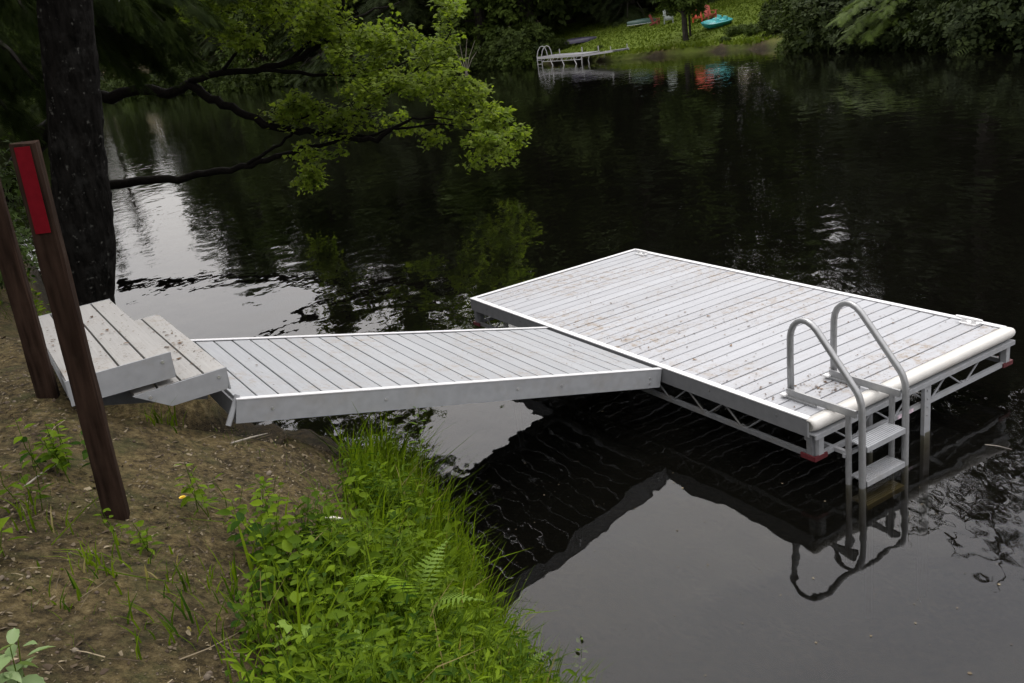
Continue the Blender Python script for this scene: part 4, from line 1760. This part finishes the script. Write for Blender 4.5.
P = sample_veg(13000, .02)
dens = vnoise(P[:, 0], P[:, 1], 3.4, 9)
dsh = -sdist(P, NEAR) * -1
wt = np.clip(1.15 - dsh * .6 + .75 * dens, .12, 1)
P1 = P[rng.random(len(P)) < wt]
grass_blades(P1, .12, .42, .0030, .46, .6, .06)
grass_blades(sample_veg(2600, .0)[:700], .25, .5, .0065, .6, 1.1, .05)
P2 = sample_veg(5200, .03)
P2 = P2[sdist(P2, NEAR) < .75]
grass_blades(P2, .22, .52, .0036, .55, .75, .16)
# clumps of taller grass at the far end of the strip and along the shore
for cx_, cy_, r_, n_, h_ in [(-.98, 6.1, .17, 420, .78), (-1.05, 5.7, .18, 240, .5), (-.75, 5.65, .18, 340, .66), (-.6, 5.1, .2, 280, .58), (-.36, 4.55, .2, 240, .45), (-.12, 3.95, .2, 260, .45), (.10, 3.5, .2, 240, .42)]:
    P3 = np.column_stack([rng.normal(cx_, r_ * .6, n_), rng.normal(cy_, r_ * .6, n_)])
    grass_blades(P3, h_ * .5, h_, .0052, .62, .75, .1)
# thin scattered grass on the bare soil
P4 = np.column_stack([rng.uniform(-3.6, -.6, 9000), rng.uniform(2.2, 6.0, 9000)])
msk = (vnoise(P4[:, 0], P4[:, 1], 2.6, 12) > .12) & (sdist(P4, NEAR) > .75) & (sdist(P4, VEG) < 0)
P4 = P4[msk & (rng.random(9000) < .34)]
grass_blades(P4, .02, .09, .0014, .35, 1.0)
for px, py, n_, h_, r_ in ((164, 424, 26, .22, .05), (95, 566, 22, .22, .05), (62, 606, 12, .14, .05), (30, 520, 24, .2, .07), (100, 583, 24, .12, .1), (168, 640, 16, .22, .12), (185, 625, 14, .2, .1), (225, 600, 40, .22, .1), (205, 585, 30, .15, .12), (130, 560, 20, .14, .1), (20, 300, 0, .1, .1)):
    q = ground_at(px, py)
    P5 = np.column_stack([rng.normal(q.x, r_, n_), rng.normal(q.y, r_, n_)])
    grass_blades(P5, h_ * .5, h_, .0042, .5, .9)
V, F, t = join(BLADE)
o = np_mesh('bank_grass', V, F, t, M['grass'])
kind(o, 'stuff')
tag(o, 'tall fresh green grass growing along the edge of the near bank', 'grass')

# leafy ground cover between the grass blades
def leafy(P, hmin, hmax, nl, smin, smax, tmean, SV, SF):
    """upright little stems carrying leaves; returns leaf and stem geometry"""
    leaf, stem = [], MB()
    n = len(P)
    Z = height(P)
    LPs, LDs, LSs, LTs = [], [], [], []
    for i in range(n):
        h = random.uniform(hmin, hmax)
        lean = Vector((random.gauss(0, .22), random.gauss(0, .22), 1)) * h
        b0 = Vector((P[i, 0], P[i, 1], Z[i] - .02))
        stem.tube([b0, b0 + lean * .5 + Vector((random.gauss(0, .012), random.gauss(0, .012), 0)), b0 + lean], [.0026, .0022, .0014], 4, random.uniform(.2, .6))
        tone = random.gauss(tmean, .28)
        k = random.randint(*nl)
        th = random.uniform(0, 6.28)
        for j in range(k):
            f = .28 + .72 * (j + .6) / k
            th += 2.4 + random.gauss(0, .3)
            p = b0 + lean * min(f, 1)
            up = .55 * (f - .5)
            dv = (math.cos(th), math.sin(th), up + random.gauss(-.05, .22))
            LPs.append((p.x + dv[0] * .012, p.y + dv[1] * .012, p.z))
            LDs.append(dv)
            LSs.append(random.uniform(smin, smax) * (1.1 - .35 * f))
            LTs.append(tone + .25 * (f - .7) + random.gauss(0, .1))
    Q = np.array(LPs)
    m_ = len(Q)
    Vv, Ff, tt = scatter(SV, SF, Q, frames_dir(np.array(LDs), rng.normal(size=(m_, 3)) * .3 + np.array([0, 0, 1.])), np.array(LSs), np.clip(LTs, 0, 1))
    return (Vv, Ff, tt), stem


P = sample_veg(4200, .0)
wt = np.clip(.22 + (sdist(P, NEAR) - .25) * .75, .10, .95)
P = P[rng.random(len(P)) < wt][:1000]
(Va, Fa, ta), sm = leafy(P, .06, .38, (5, 9), .026, .070, .48, OV_V, OV_F)
NL_V = [(x * .42, y, z) for x, y, z in OV_V]
PB = sample_veg(3400, .0)
PB = PB[(vnoise(PB[:, 0], PB[:, 1], 4.2, 61) > -.05)][:560]
(Vb, Fb, tb2), sm2 = leafy(PB, .16, .50, (10, 17), .045, .095, .5, NL_V, OV_F)
Va, Fa, ta = join([(Va, Fa, ta), (Vb, Fb, tb2)])
nb0 = len(sm.v)
sm.v += sm2.v
sm.t += sm2.t
sm.f += [tuple(q + nb0 for q in f) for f in sm2.f]
PB = sample_veg(700, -.1)[:170]
(Vb, Fb, tb2), sm2 = leafy(PB, .18, .36, (5, 8), .075, .115, .6, OV_V, OV_F)
Va, Fa, ta = join([(Va, Fa, ta), (Vb, Fb, tb2)])
nb0 = len(sm.v)
sm.v += sm2.v
sm.t += sm2.t
sm.f += [tuple(q + nb0 for q in f) for f in sm2.f]
sv, sf = np.array(sm.v), []
for f in sm.f:
    for k in range(1, len(f) - 1):
        sf.append((f[0], f[k], f[k + 1]))
V, F, t = join([(Va, Fa, ta), (sv, np.array(sf), np.array(sm.t))])
o = np_mesh('leafy_ground_cover', V, F, t, M['weed'])
kind(o, 'stuff')
tag(o, 'mixed broad leaved weeds covering the near bank among the grass', 'ground cover')

# single plants
def plant(name, label, px, py, h, nl, ls, mat, nst=1, spread=.05, SV=OV_V, SF=OV_F, tmean=.5, xy=None, cat='plant'):
    q = ground_at(px, py) if xy is None else Vector((xy[0], xy[1], gz(*xy)))
    e = empty(name, (q.x, q.y, q.z))
    tag(e, label, cat)
    P_ = np.array([[q.x + random.gauss(0, spread), q.y + random.gauss(0, spread)] for _ in range(nst)])
    (Vv, Ff, tt), sm = leafy(P_, h * .65, h, nl, ls * .7, ls * 1.15, tmean, SV, SF)
    Vv = Vv - np.array(q)
    np_mesh('leaves', Vv, Ff, tt, mat, e)
    sm.v = [(a - q.x, b - q.y, c - q.z) for a, b, c in sm.v]
    sm.build('stems', M['weed'], e)
    return e


plant('leafy_weed', 'pale rounded leafy weed at the bottom left corner of the soil', 14, 706, .28, (7, 9), .088, M['weed_pale'], 6, .06, tmean=.55)
plant('leafy_weed', 'broad pointed leaves of a weed cut by the left edge of the soil', 4, 556, .20, (4, 5), .11, M['weed'], 2, .006, tmean=.75)
plant('leafy_weed', 'bushy leafy weed growing at the left side of the marked post', 78, 482, .34, (6, 9), .070, M['weed'], 7, .09, tmean=.40)
plant('leafy_weed', 'yellow green leafy weed in front of the plain post', 48, 470, .26, (5, 8), .070, M['weed'], 4, .09, tmean=.62)
plant('leafy_weed', 'sparse leafy weed at the left edge level with the post foot', 8, 505, .30, (5, 7), .075, M['weed'], 3, .06, tmean=.45)
plant('leafy_weed', 'low feathery weed on the bare soil right of the post foot', 152, 552, .13, (6, 9), .055, M['weed'], 3, .03, tmean=.5)
plant('leafy_weed', 'tall leafy weed rising from the soil beside the dandelion', 214, 520, .36, (7, 10), .070, M['weed'], 4, .07, tmean=.5)
plant('leafy_weed', 'small weed with paired leaves right in front of the marked post', 118, 533, .17, (4, 6), .045, M['weed'], 2, .006, tmean=.55)
plant('leafy_weed', 'large leafy bush of weeds at the soil edge of the green strip', 262, 560, .40, (7, 10), .090, M['weed'], 8, .13, tmean=.42)
plant('leafy_weed', 'bright lime green weed low in the middle of the green strip', 342, 690, .34, (8, 11), .085, M['fern'], 5, .06, tmean=.7)
plant('leafy_weed', 'leafy weed along the soil edge below the gangway', 262, 508, .20, (5, 8), .060, M['weed'], 5, .09, tmean=.5)
plant('water_sprig', 'lone pale green sprig standing in the shallow water by the bank', 0, 0, .5, (7, 9), .05, M['grass'], 2, .004, tmean=.6, xy=(.10, 4.35))
plant('tall_stalk', 'thin tall stalk with fine whorls rising in front of the gangway', 396, 476, .92, (26, 34), .085, M['fern'], 3, .02, NL_V, OV_F, .6, (-.86, 6.0))
plant('leafy_bush', 'bright green leafy bush on the bank between the posts and the maple', 0, 0, .75, (8, 12), .085, M['weed'], 22, .35, tmean=.6, xy=(-5.05, 9.9), cat='shrub')
plant('leafy_bush', 'green leafy bush on the bank left of the maple trunk', 0, 0, .8, (8, 12), .085, M['weed'], 22, .4, tmean=.45, xy=(-6.3, 11.6), cat='shrub')

bs = shrub('bank_shrub', 2.0, 1.3, 1500, .13, M['canopy'], 71, 'dark bushy shrub on the near bank left of the maple trunk')
bs.location = (-8.0, 13.6, gz(-8.0, 13.6) - .1)
for x, y, s_, lb in ((-6.5, 11.3, .62, 'low dark shrub on the near bank just behind the two posts'), (-10.6, 17.4, 1.1, 'dark shrub farthest along the near bank by the waterline')):
    dup(bs, (x, y, gz(x, y) - .1), x, (s_, s_, s_), lb)
random.seed(38)
rng = np.random.default_rng(38)

# ferns
def fern(label, px, py, fronds, size):
    q = ground_at(px, py)
    e = empty('fern', (q.x, q.y, q.z))
    tag(e, label, 'fern')
    for az_, tilt, L in fronds:
        L *= size
        m = MB()
        d = Vector((math.cos(rad(az_)), math.sin(rad(az_)), 0))
        side = Vector((-d.y, d.x, 0))
        n = 22
        pts = []
        for i in range(n + 1):
            t_ = i / n
            pts.append(d * (L * (t_ * math.sin(rad(tilt)) + .25 * t_ ** 2.5)) + Vector((0, 0, L * (t_ * math.cos(rad(tilt)) - .28 * t_ ** 3))))
        m.tube(pts[::3] + [pts[-1]], [.0022] * len(pts[::3]) + [.0008], 4, .35)
        for i in range(3, n):
            t_ = i / n
            pl = L * .24 * math.sin(math.pi * min(1, .22 + t_ * .80)) ** .8 * (1.06 - t_ ** 3)
            wv = L * .022
            ax_ = (pts[i + 1] - pts[i - 1]).normalized()
            nrm = ax_.cross(side)
            for sg in (-1, 1):
                o_ = pts[i]
                tipd = (side * sg + ax_ * .45 + Vector((0, 0, -.12))).normalized()
                K = 6
                vs = []
                for k in range(K + 1):
                    f = k / K
                    c = o_ + tipd * (pl * f) + Vector((0, 0, -.10 * pl * f * f))
                    ww = wv * (1 - f ** 1.6) * (1 if k % 2 == 0 else .55) + .0006
                    vs += [c + ax_ * ww, c - ax_ * ww]
                m.add(vs, [(2 * k, 2 * k + 1, 2 * k + 3, 2 * k + 2) for k in range(K)], random.uniform(.35, .8))
        m.build('frond', M['fern'], e)
    return e


fern('light green fern with one tall upright frond near the water side', 402, 628, [(-100, 16, 1.0), (-30, 42, .7), (60, 50, .65), (170, 55, .6), (-150, 48, .65)], .80)
fern('small fern half buried in grass at the bottom of the green strip', 505, 690, [(-80, 30, 1), (20, 45, .9), (120, 50, .8), (-160, 45, .9)], .34)

# dandelion
q = ground_at(185, 508)
e = empty('dandelion', (q.x, q.y, q.z))
tag(e, 'single yellow dandelion flower on the bare soil', 'flower')
m = MB()
m.tube([(0, 0, -.01), (.004, 0, .035), (.004, -.006, .062)], .0018, 5)
m.build('stem', M['weed'], e)
m = MB()
for r_, k in ((.017, 14), (.012, 11), (.007, 8)):
    for i in range(k):
        th = 6.28 * i / k + r_ * 90
        c, s_ = math.cos(th), math.sin(th)
        z0 = .062 + (.017 - r_) * .35
        m.add([(.004 - s_ * .0012, -.006 + c * .0012, z0), (.004 + s_ * .0012, -.006 - c * .0012, z0), (.004 + c * r_ + s_ * .002, -.006 + s_ * r_ - c * .002, z0 + .004), (.004 + c * r_ - s_ * .002, -.006 + s_ * r_ + c * .002, z0 + .004)], [(0, 1, 2, 3)])
m.build('petals', M['yellow'], e)

# fallen litter on the soil: curled dry leaves, bark chips and pebbles
n = 30000
P = np.column_stack([rng.uniform(-4.2, .4, n), rng.uniform(2.1, 7.0, n)])
P = P[(sdist(P, NEAR) > .12)]
P = P[(vnoise(P[:, 0], P[:, 1], 4.0, 15) + rng.normal(0, .35, len(P)) > -.1)]
n = len(P)
Z = height(P) + .004
V, F, t = scatter([(-.4, -.6, .12), (.45, -.5, -.02), (.35, .55, .10), (-.3, .65, -.05), (0, 0, .28), (.02, 1.0, .02)], [(0, 1, 4), (1, 2, 4), (3, 0, 4), (2, 5, 4), (5, 3, 4)], np.column_stack([P, Z]), frames(rng.normal(size=(n, 3)) * .35 + np.array([0, 0, 1.]), rng.uniform(0, 6.28, n)), rng.gamma(1.5, .0036, n) + .0022, np.clip(rng.beta(1.1, 2.8, n), 0, 1))
o = np_mesh('leaf_litter', V, F, t, M['litter'])
kind(o, 'stuff')
tag(o, 'dry leaf litter and bark chips strewn on the bare soil', 'leaf litter')
# clods and pebbles
n = 1500
P = np.column_stack([rng.uniform(-4.0, -.6, n), rng.uniform(2.2, 6.6, n)])
P = P[(sdist(P, NEAR) > .5)]
n = len(P)
ic_v = []
for k in range(12):
    zz = 1 - 2 * (k + .5) / 12
    ic_v.append((math.sqrt(1 - zz * zz) * math.cos(k * 2.4), math.sqrt(1 - zz * zz) * math.sin(k * 2.4), zz * .6))
import bmesh
bm = bmesh.new()
for v in ic_v:
    bm.verts.new(v)
bmesh.ops.convex_hull(bm, input=bm.verts)
bmesh.ops.triangulate(bm, faces=bm.faces)
bm.verts.index_update()
ic_v = [tuple(v.co) for v in bm.verts]
ic_f = [tuple(v.index for v in f.verts) for f in bm.faces]
bm.free()
V, F, t = scatter(ic_v, ic_f, np.column_stack([P, height(P)]), frames(rng.normal(size=(n, 3)) * .5 + np.array([0, 0, 1.]), rng.uniform(0, 6.28, n)), rng.gamma(1.6, .003, n) + .002, np.clip(rng.beta(1.2, 3.5, n), 0, .85))
o = np_mesh('pebbles', V, F, t, leaf_mat('pebble_soil', (.04, .028, .018), (.20, .17, .13), 0, .85, .2))
kind(o, 'stuff')
tag(o, 'small pebbles and clods lying on the bare soil', 'pebbles')

n = 420
P = np.column_stack([rng.uniform(-4.0, -.6, n), rng.uniform(2.2, 6.4, n)])
P = P[(sdist(P, NEAR) > .6)]
n = len(P)
tw = [(-.5, -.012, 0), (-.5, .012, 0), (-.1, .012, .03), (-.1, -.012, .03), (.2, -.008, .01), (.2, .010, .01), (.5, .03, .02), (.5, .024, .02)]
V, F, t = scatter(tw, [(0, 3, 2), (0, 2, 1), (3, 4, 5), (3, 5, 2), (4, 7, 6), (4, 6, 5)], np.column_stack([P, height(P) + .006]), frames(rng.normal(size=(n, 3)) * .12 + np.array([0, 0, 1.]), rng.uniform(0, 6.28, n)), rng.gamma(2.0, .045, n) + .03, np.clip(rng.beta(1.2, 2.2, n), 0, 1))
o = np_mesh('fallen_twigs', V, F, t, M['litter'])
kind(o, 'stuff')
tag(o, 'thin dead twigs and needles strewn over the bare soil', 'twigs')
n = 260
P = np.column_stack([rng.uniform(-1.2, 3.2, n), rng.uniform(3.2, 8.2, n)])
P = P[(sdist(P, NEAR) < -.03)]
n = len(P)
V, F, t = scatter([(-.5, -.5, 0), (.5, -.4, .02), (.4, .6, 0), (-.4, .5, .02)], [(0, 1, 2), (0, 2, 3)], np.column_stack([P, np.full(n, .0035)]), frames(np.tile([0, 0, 1.], (n, 1)) + rng.normal(size=(n, 3)) * .02, rng.uniform(0, 6.28, n)), rng.gamma(1.5, .003, n) + .002, np.clip(rng.beta(2, 1.6, n), 0, 1))
o = np_mesh('floating_flecks', V, F, t, M['litter'])
kind(o, 'stuff')
tag(o, 'tiny pale flecks of pollen and leaf floating on the pond beside the bank', 'flecks')

# sticks
def stick(label, a, c, r, mat, name='stick', lift=.02):
    pa, pc = ground_at(*a), ground_at(*c)
    m = MB()
    mid = pa.lerp(pc, .5) + Vector((random.uniform(-.02, .02), random.uniform(-.02, .02), .01))
    o_ = Vector(pa)
    m.tube([Vector((0, 0, lift)), mid - o_ + Vector((0, 0, lift)), pc - o_ + Vector((0, 0, lift))], [r, r * .9, r * .5], 7)
    o = m.build(name, mat, None, o_)
    tag(o, label, 'stick')


q = ground_at(333, 538)
m = MB()
m.tube([(-.06, .01, 0), (0, 0, .008), (.075, -.02, .0)], [.010, .012, .006], 8)
o = m.build('peeled_stick', M['peeled'], None, (q.x, q.y, q.z + .12))
tag(o, 'short peeled white stick caught among the weeds', 'stick')
stick('thin yellow green stalk leaning across the soil in front of the marked post', (55, 555), (118, 492), .0028, M['grass'], 'dry_stalk', .05)
stick('pale dry twig lying on the soil left of the post foot', (26, 490), (62, 466), .005, M['grey_twig'])
stick('grey twig lying on the soil under the gangway corner', (232, 446), (268, 436), .006, M['grey_twig'])
stick('fine green runner stem trailing over the bare soil', (98, 572), (180, 586), .003, M['weed'], 'runner_stem', .015)
a = at_z(985, 445, 0)
c = at_z(1012, 450, 0)
m = MB()
m.tube([Vector((0, 0, .004)), (c - a) * .5 + Vector((0, 0, .012)), (c - a) + Vector((0, 0, .004))], [.004, .0035, .002], 6)
o = m.build('floating_twig', M['grey_twig'], None, a)
tag(o, 'pale twig floating on the dark water beside the dock corner', 'twig')

# bits of leaf and bark lying on the dock, gangway and steps
random.seed(43)
rng = np.random.default_rng(43)
pp, nn = [], []


def flakes(fn, n, clusters, nrm):
    for k in range(n):
        if random.random() < .6:
            c = random.choice(clusters)
            u, v = random.gauss(c[0], c[2]), random.gauss(c[1], c[2])
        else:
            u, v = random.random(), random.random()
        if .03 < u < .97 and .04 < v < .96:
            pp.append(tuple(fn(u, v)))
            nn.append(nrm)


flakes(lambda u, v: dockp(u * (DL - .1) + .03, v * DW, .001), 620, [(.94, .25, .03), (.93, .2, .02), (.935, .3, .025), (.945, .36, .03), (.95, .22, .02), (.88, .5, .04), (.82, .8, .05), (.5, .45, .04), (.45, .3, .06), (.25, .35, .05), (.75, .3, .08), (.9, .1, .04), (.66, .5, .05)], (0, 0, 1))
flakes(lambda u, v: dockp(G0 + .05 + v * (G1 - G0 - .1), -.02 - u * GU, -.008 + u * GR), 90, [(.06, .4, .03), (.25, .5, .08), (.85, .4, .08), (.95, .6, .05)], tuple(az))
flakes(lambda u, v: dockp(1.10 + v * 2.15, -(3.81 + u * .58), 1.236 + .078 * v), 170, [(.2, .5, .15), (.5, .6, .2), (.9, .5, .1)], (0, 0, 1))
flakes(lambda u, v: dockp(1.32 + v * 1.95, -(3.505 + u * .28), 1.066 + .052 * v), 130, [(.3, .7, .2), (.3, .4, .2)], (0, 0, 1))
P, Nn = np.array(pp), np.array(nn)
n = len(P)
V, F, t = scatter([(-.4, -.6, .10), (.45, -.5, .0), (.35, .55, .08), (-.3, .65, .0), (0, 0, .2), (.02, 1.0, .02)], [(0, 1, 4), (1, 2, 4), (3, 0, 4), (2, 5, 4), (5, 3, 4)], P, frames(Nn + rng.normal(size=(n, 3)) * .1, rng.uniform(0, 6.28, n)), rng.gamma(1.8, .0034, n) + .002, rng.beta(1.2, 2.4, n))
o = np_mesh('fallen_debris', V, F, t, M['debris'])
kind(o, 'stuff')
tag(o, 'brown crumbs of leaves and bark scattered on the dock, gangway and steps', 'debris')

# ------------------------------------------------------------------ light, sky, camera
SUN_EL, SUN_AZ = rad(56), rad(22)        # azimuth clockwise from +Y: veiled sun high ahead of the camera
w_ = bpy.data.worlds.new('World')
SC.world = w_
w_.use_nodes = True
nt = w_.node_tree
nt.nodes.clear()
out = nt.nodes.new('ShaderNodeOutputWorld')
bg = nt.nodes.new('ShaderNodeBackground')
bg.inputs['Strength'].default_value = .10
sky = nt.nodes.new('ShaderNodeTexSky')
sky.sky_type = 'NISHITA'
sky.sun_disc = False
sky.sun_elevation = SUN_EL
sky.sun_rotation = SUN_AZ
sky.air_density, sky.dust_density = 1.2, 3.0
tc = nt.nodes.new('ShaderNodeTexCoord')
mp_ = nt.nodes.new('ShaderNodeMapping')
mp_.inputs['Scale'].default_value = (1, 1, 2.2)
nt.links.new(tc.outputs['Generated'], mp_.inputs[0])
nz = nt.nodes.new('ShaderNodeTexNoise')
nz.inputs['Scale'].default_value = 2.3
nz.inputs['Detail'].default_value = 5
nt.links.new(mp_.outputs[0], nz.inputs[0])
cl = ramp(nt, nz.outputs[0], [(.30, (.74, .73, .77)), (.5, (.92, .895, .895)), (.72, (1.0, .95, .91))])
ml = nt.nodes.new('ShaderNodeVectorMath')
ml.operation = 'SCALE'
ml.inputs['Scale'].default_value = 25.0
nt.links.new(cl.outputs[0], ml.inputs[0])
sep = nt.nodes.new('ShaderNodeSeparateXYZ')
nt.links.new(tc.outputs['Generated'], sep.inputs[0])
mr = nt.nodes.new('ShaderNodeMapRange')          # overcast sky: three times brighter overhead than at the horizon
mr.inputs['From Min'].default_value, mr.inputs['From Max'].default_value = 0.0, 1.0
mr.inputs['To Min'].default_value, mr.inputs['To Max'].default_value = .30, 1.0
nt.links.new(sep.outputs['Z'], mr.inputs['Value'])
dt = nt.nodes.new('ShaderNodeVectorMath')
dt.operation = 'DOT_PRODUCT'
nt.links.new(tc.outputs['Generated'], dt.inputs[0])
dt.inputs[1].default_value = (math.sin(SUN_AZ) * math.cos(SUN_EL), math.cos(SUN_AZ) * math.cos(SUN_EL), math.sin(SUN_EL))
gl_ = nt.nodes.new('ShaderNodeMapRange')          # broad glow of the sun behind the cloud
gl_.inputs['From Min'].default_value, gl_.inputs['From Max'].default_value = .0, 1.0
gl_.inputs['To Min'].default_value, gl_.inputs['To Max'].default_value = .62, 1.45
nt.links.new(dt.outputs['Value'], gl_.inputs['Value'])
mg = nt.nodes.new('ShaderNodeMath')
mg.operation = 'MULTIPLY'
nt.links.new(mr.outputs[0], mg.inputs[0])
nt.links.new(gl_.outputs[0], mg.inputs[1])
m2 = nt.nodes.new('ShaderNodeVectorMath')
m2.operation = 'SCALE'
nt.links.new(ml.outputs[0], m2.inputs[0])
nt.links.new(mg.outputs[0], m2.inputs['Scale'])
mixed = mixc(nt, .92, sky.outputs[0], m2.outputs[0])
nt.links.new(mixed, bg.inputs['Color'])
nt.links.new(bg.outputs[0], out.inputs[0])

sd = bpy.data.lights.new('sun', 'SUN')
sd.energy = 1.2
sd.angle = rad(24)
sd.color = (1.0, .96, .90)
so = bpy.data.objects.new('sun', sd)
COL.objects.link(so)
dirv = Vector((math.sin(SUN_AZ) * math.cos(SUN_EL), math.cos(SUN_AZ) * math.cos(SUN_EL), math.sin(SUN_EL)))
so.rotation_euler = (-dirv).to_track_quat('-Z', 'Y').to_euler()

cd = bpy.data.cameras.new('camera')
cd.sensor_width = 36
cd.lens = CAM_F / 1024 * 36
cd.clip_start, cd.clip_end = .05, 2000
co = bpy.data.objects.new('camera', cd)
COL.objects.link(co)
co.matrix_world = Matrix(((CX[0], CU[0], -CF[0], 0), (CX[1], CU[1], -CF[1], 0), (CX[2], CU[2], -CF[2], CAM_H), (0, 0, 0, 1)))
SC.camera = co

SC.view_settings.view_transform = 'Standard'
SC.view_settings.look = 'None'
SC.view_settings.exposure = 0.40
SC.view_settings.gamma = 1.0
SC.cycles.max_bounces = 8
SC.cycles.transparent_max_bounces = 12
SC.cycles.diffuse_bounces = 2
SC.cycles.glossy_bounces = 3
SC.cycles.use_denoising = True
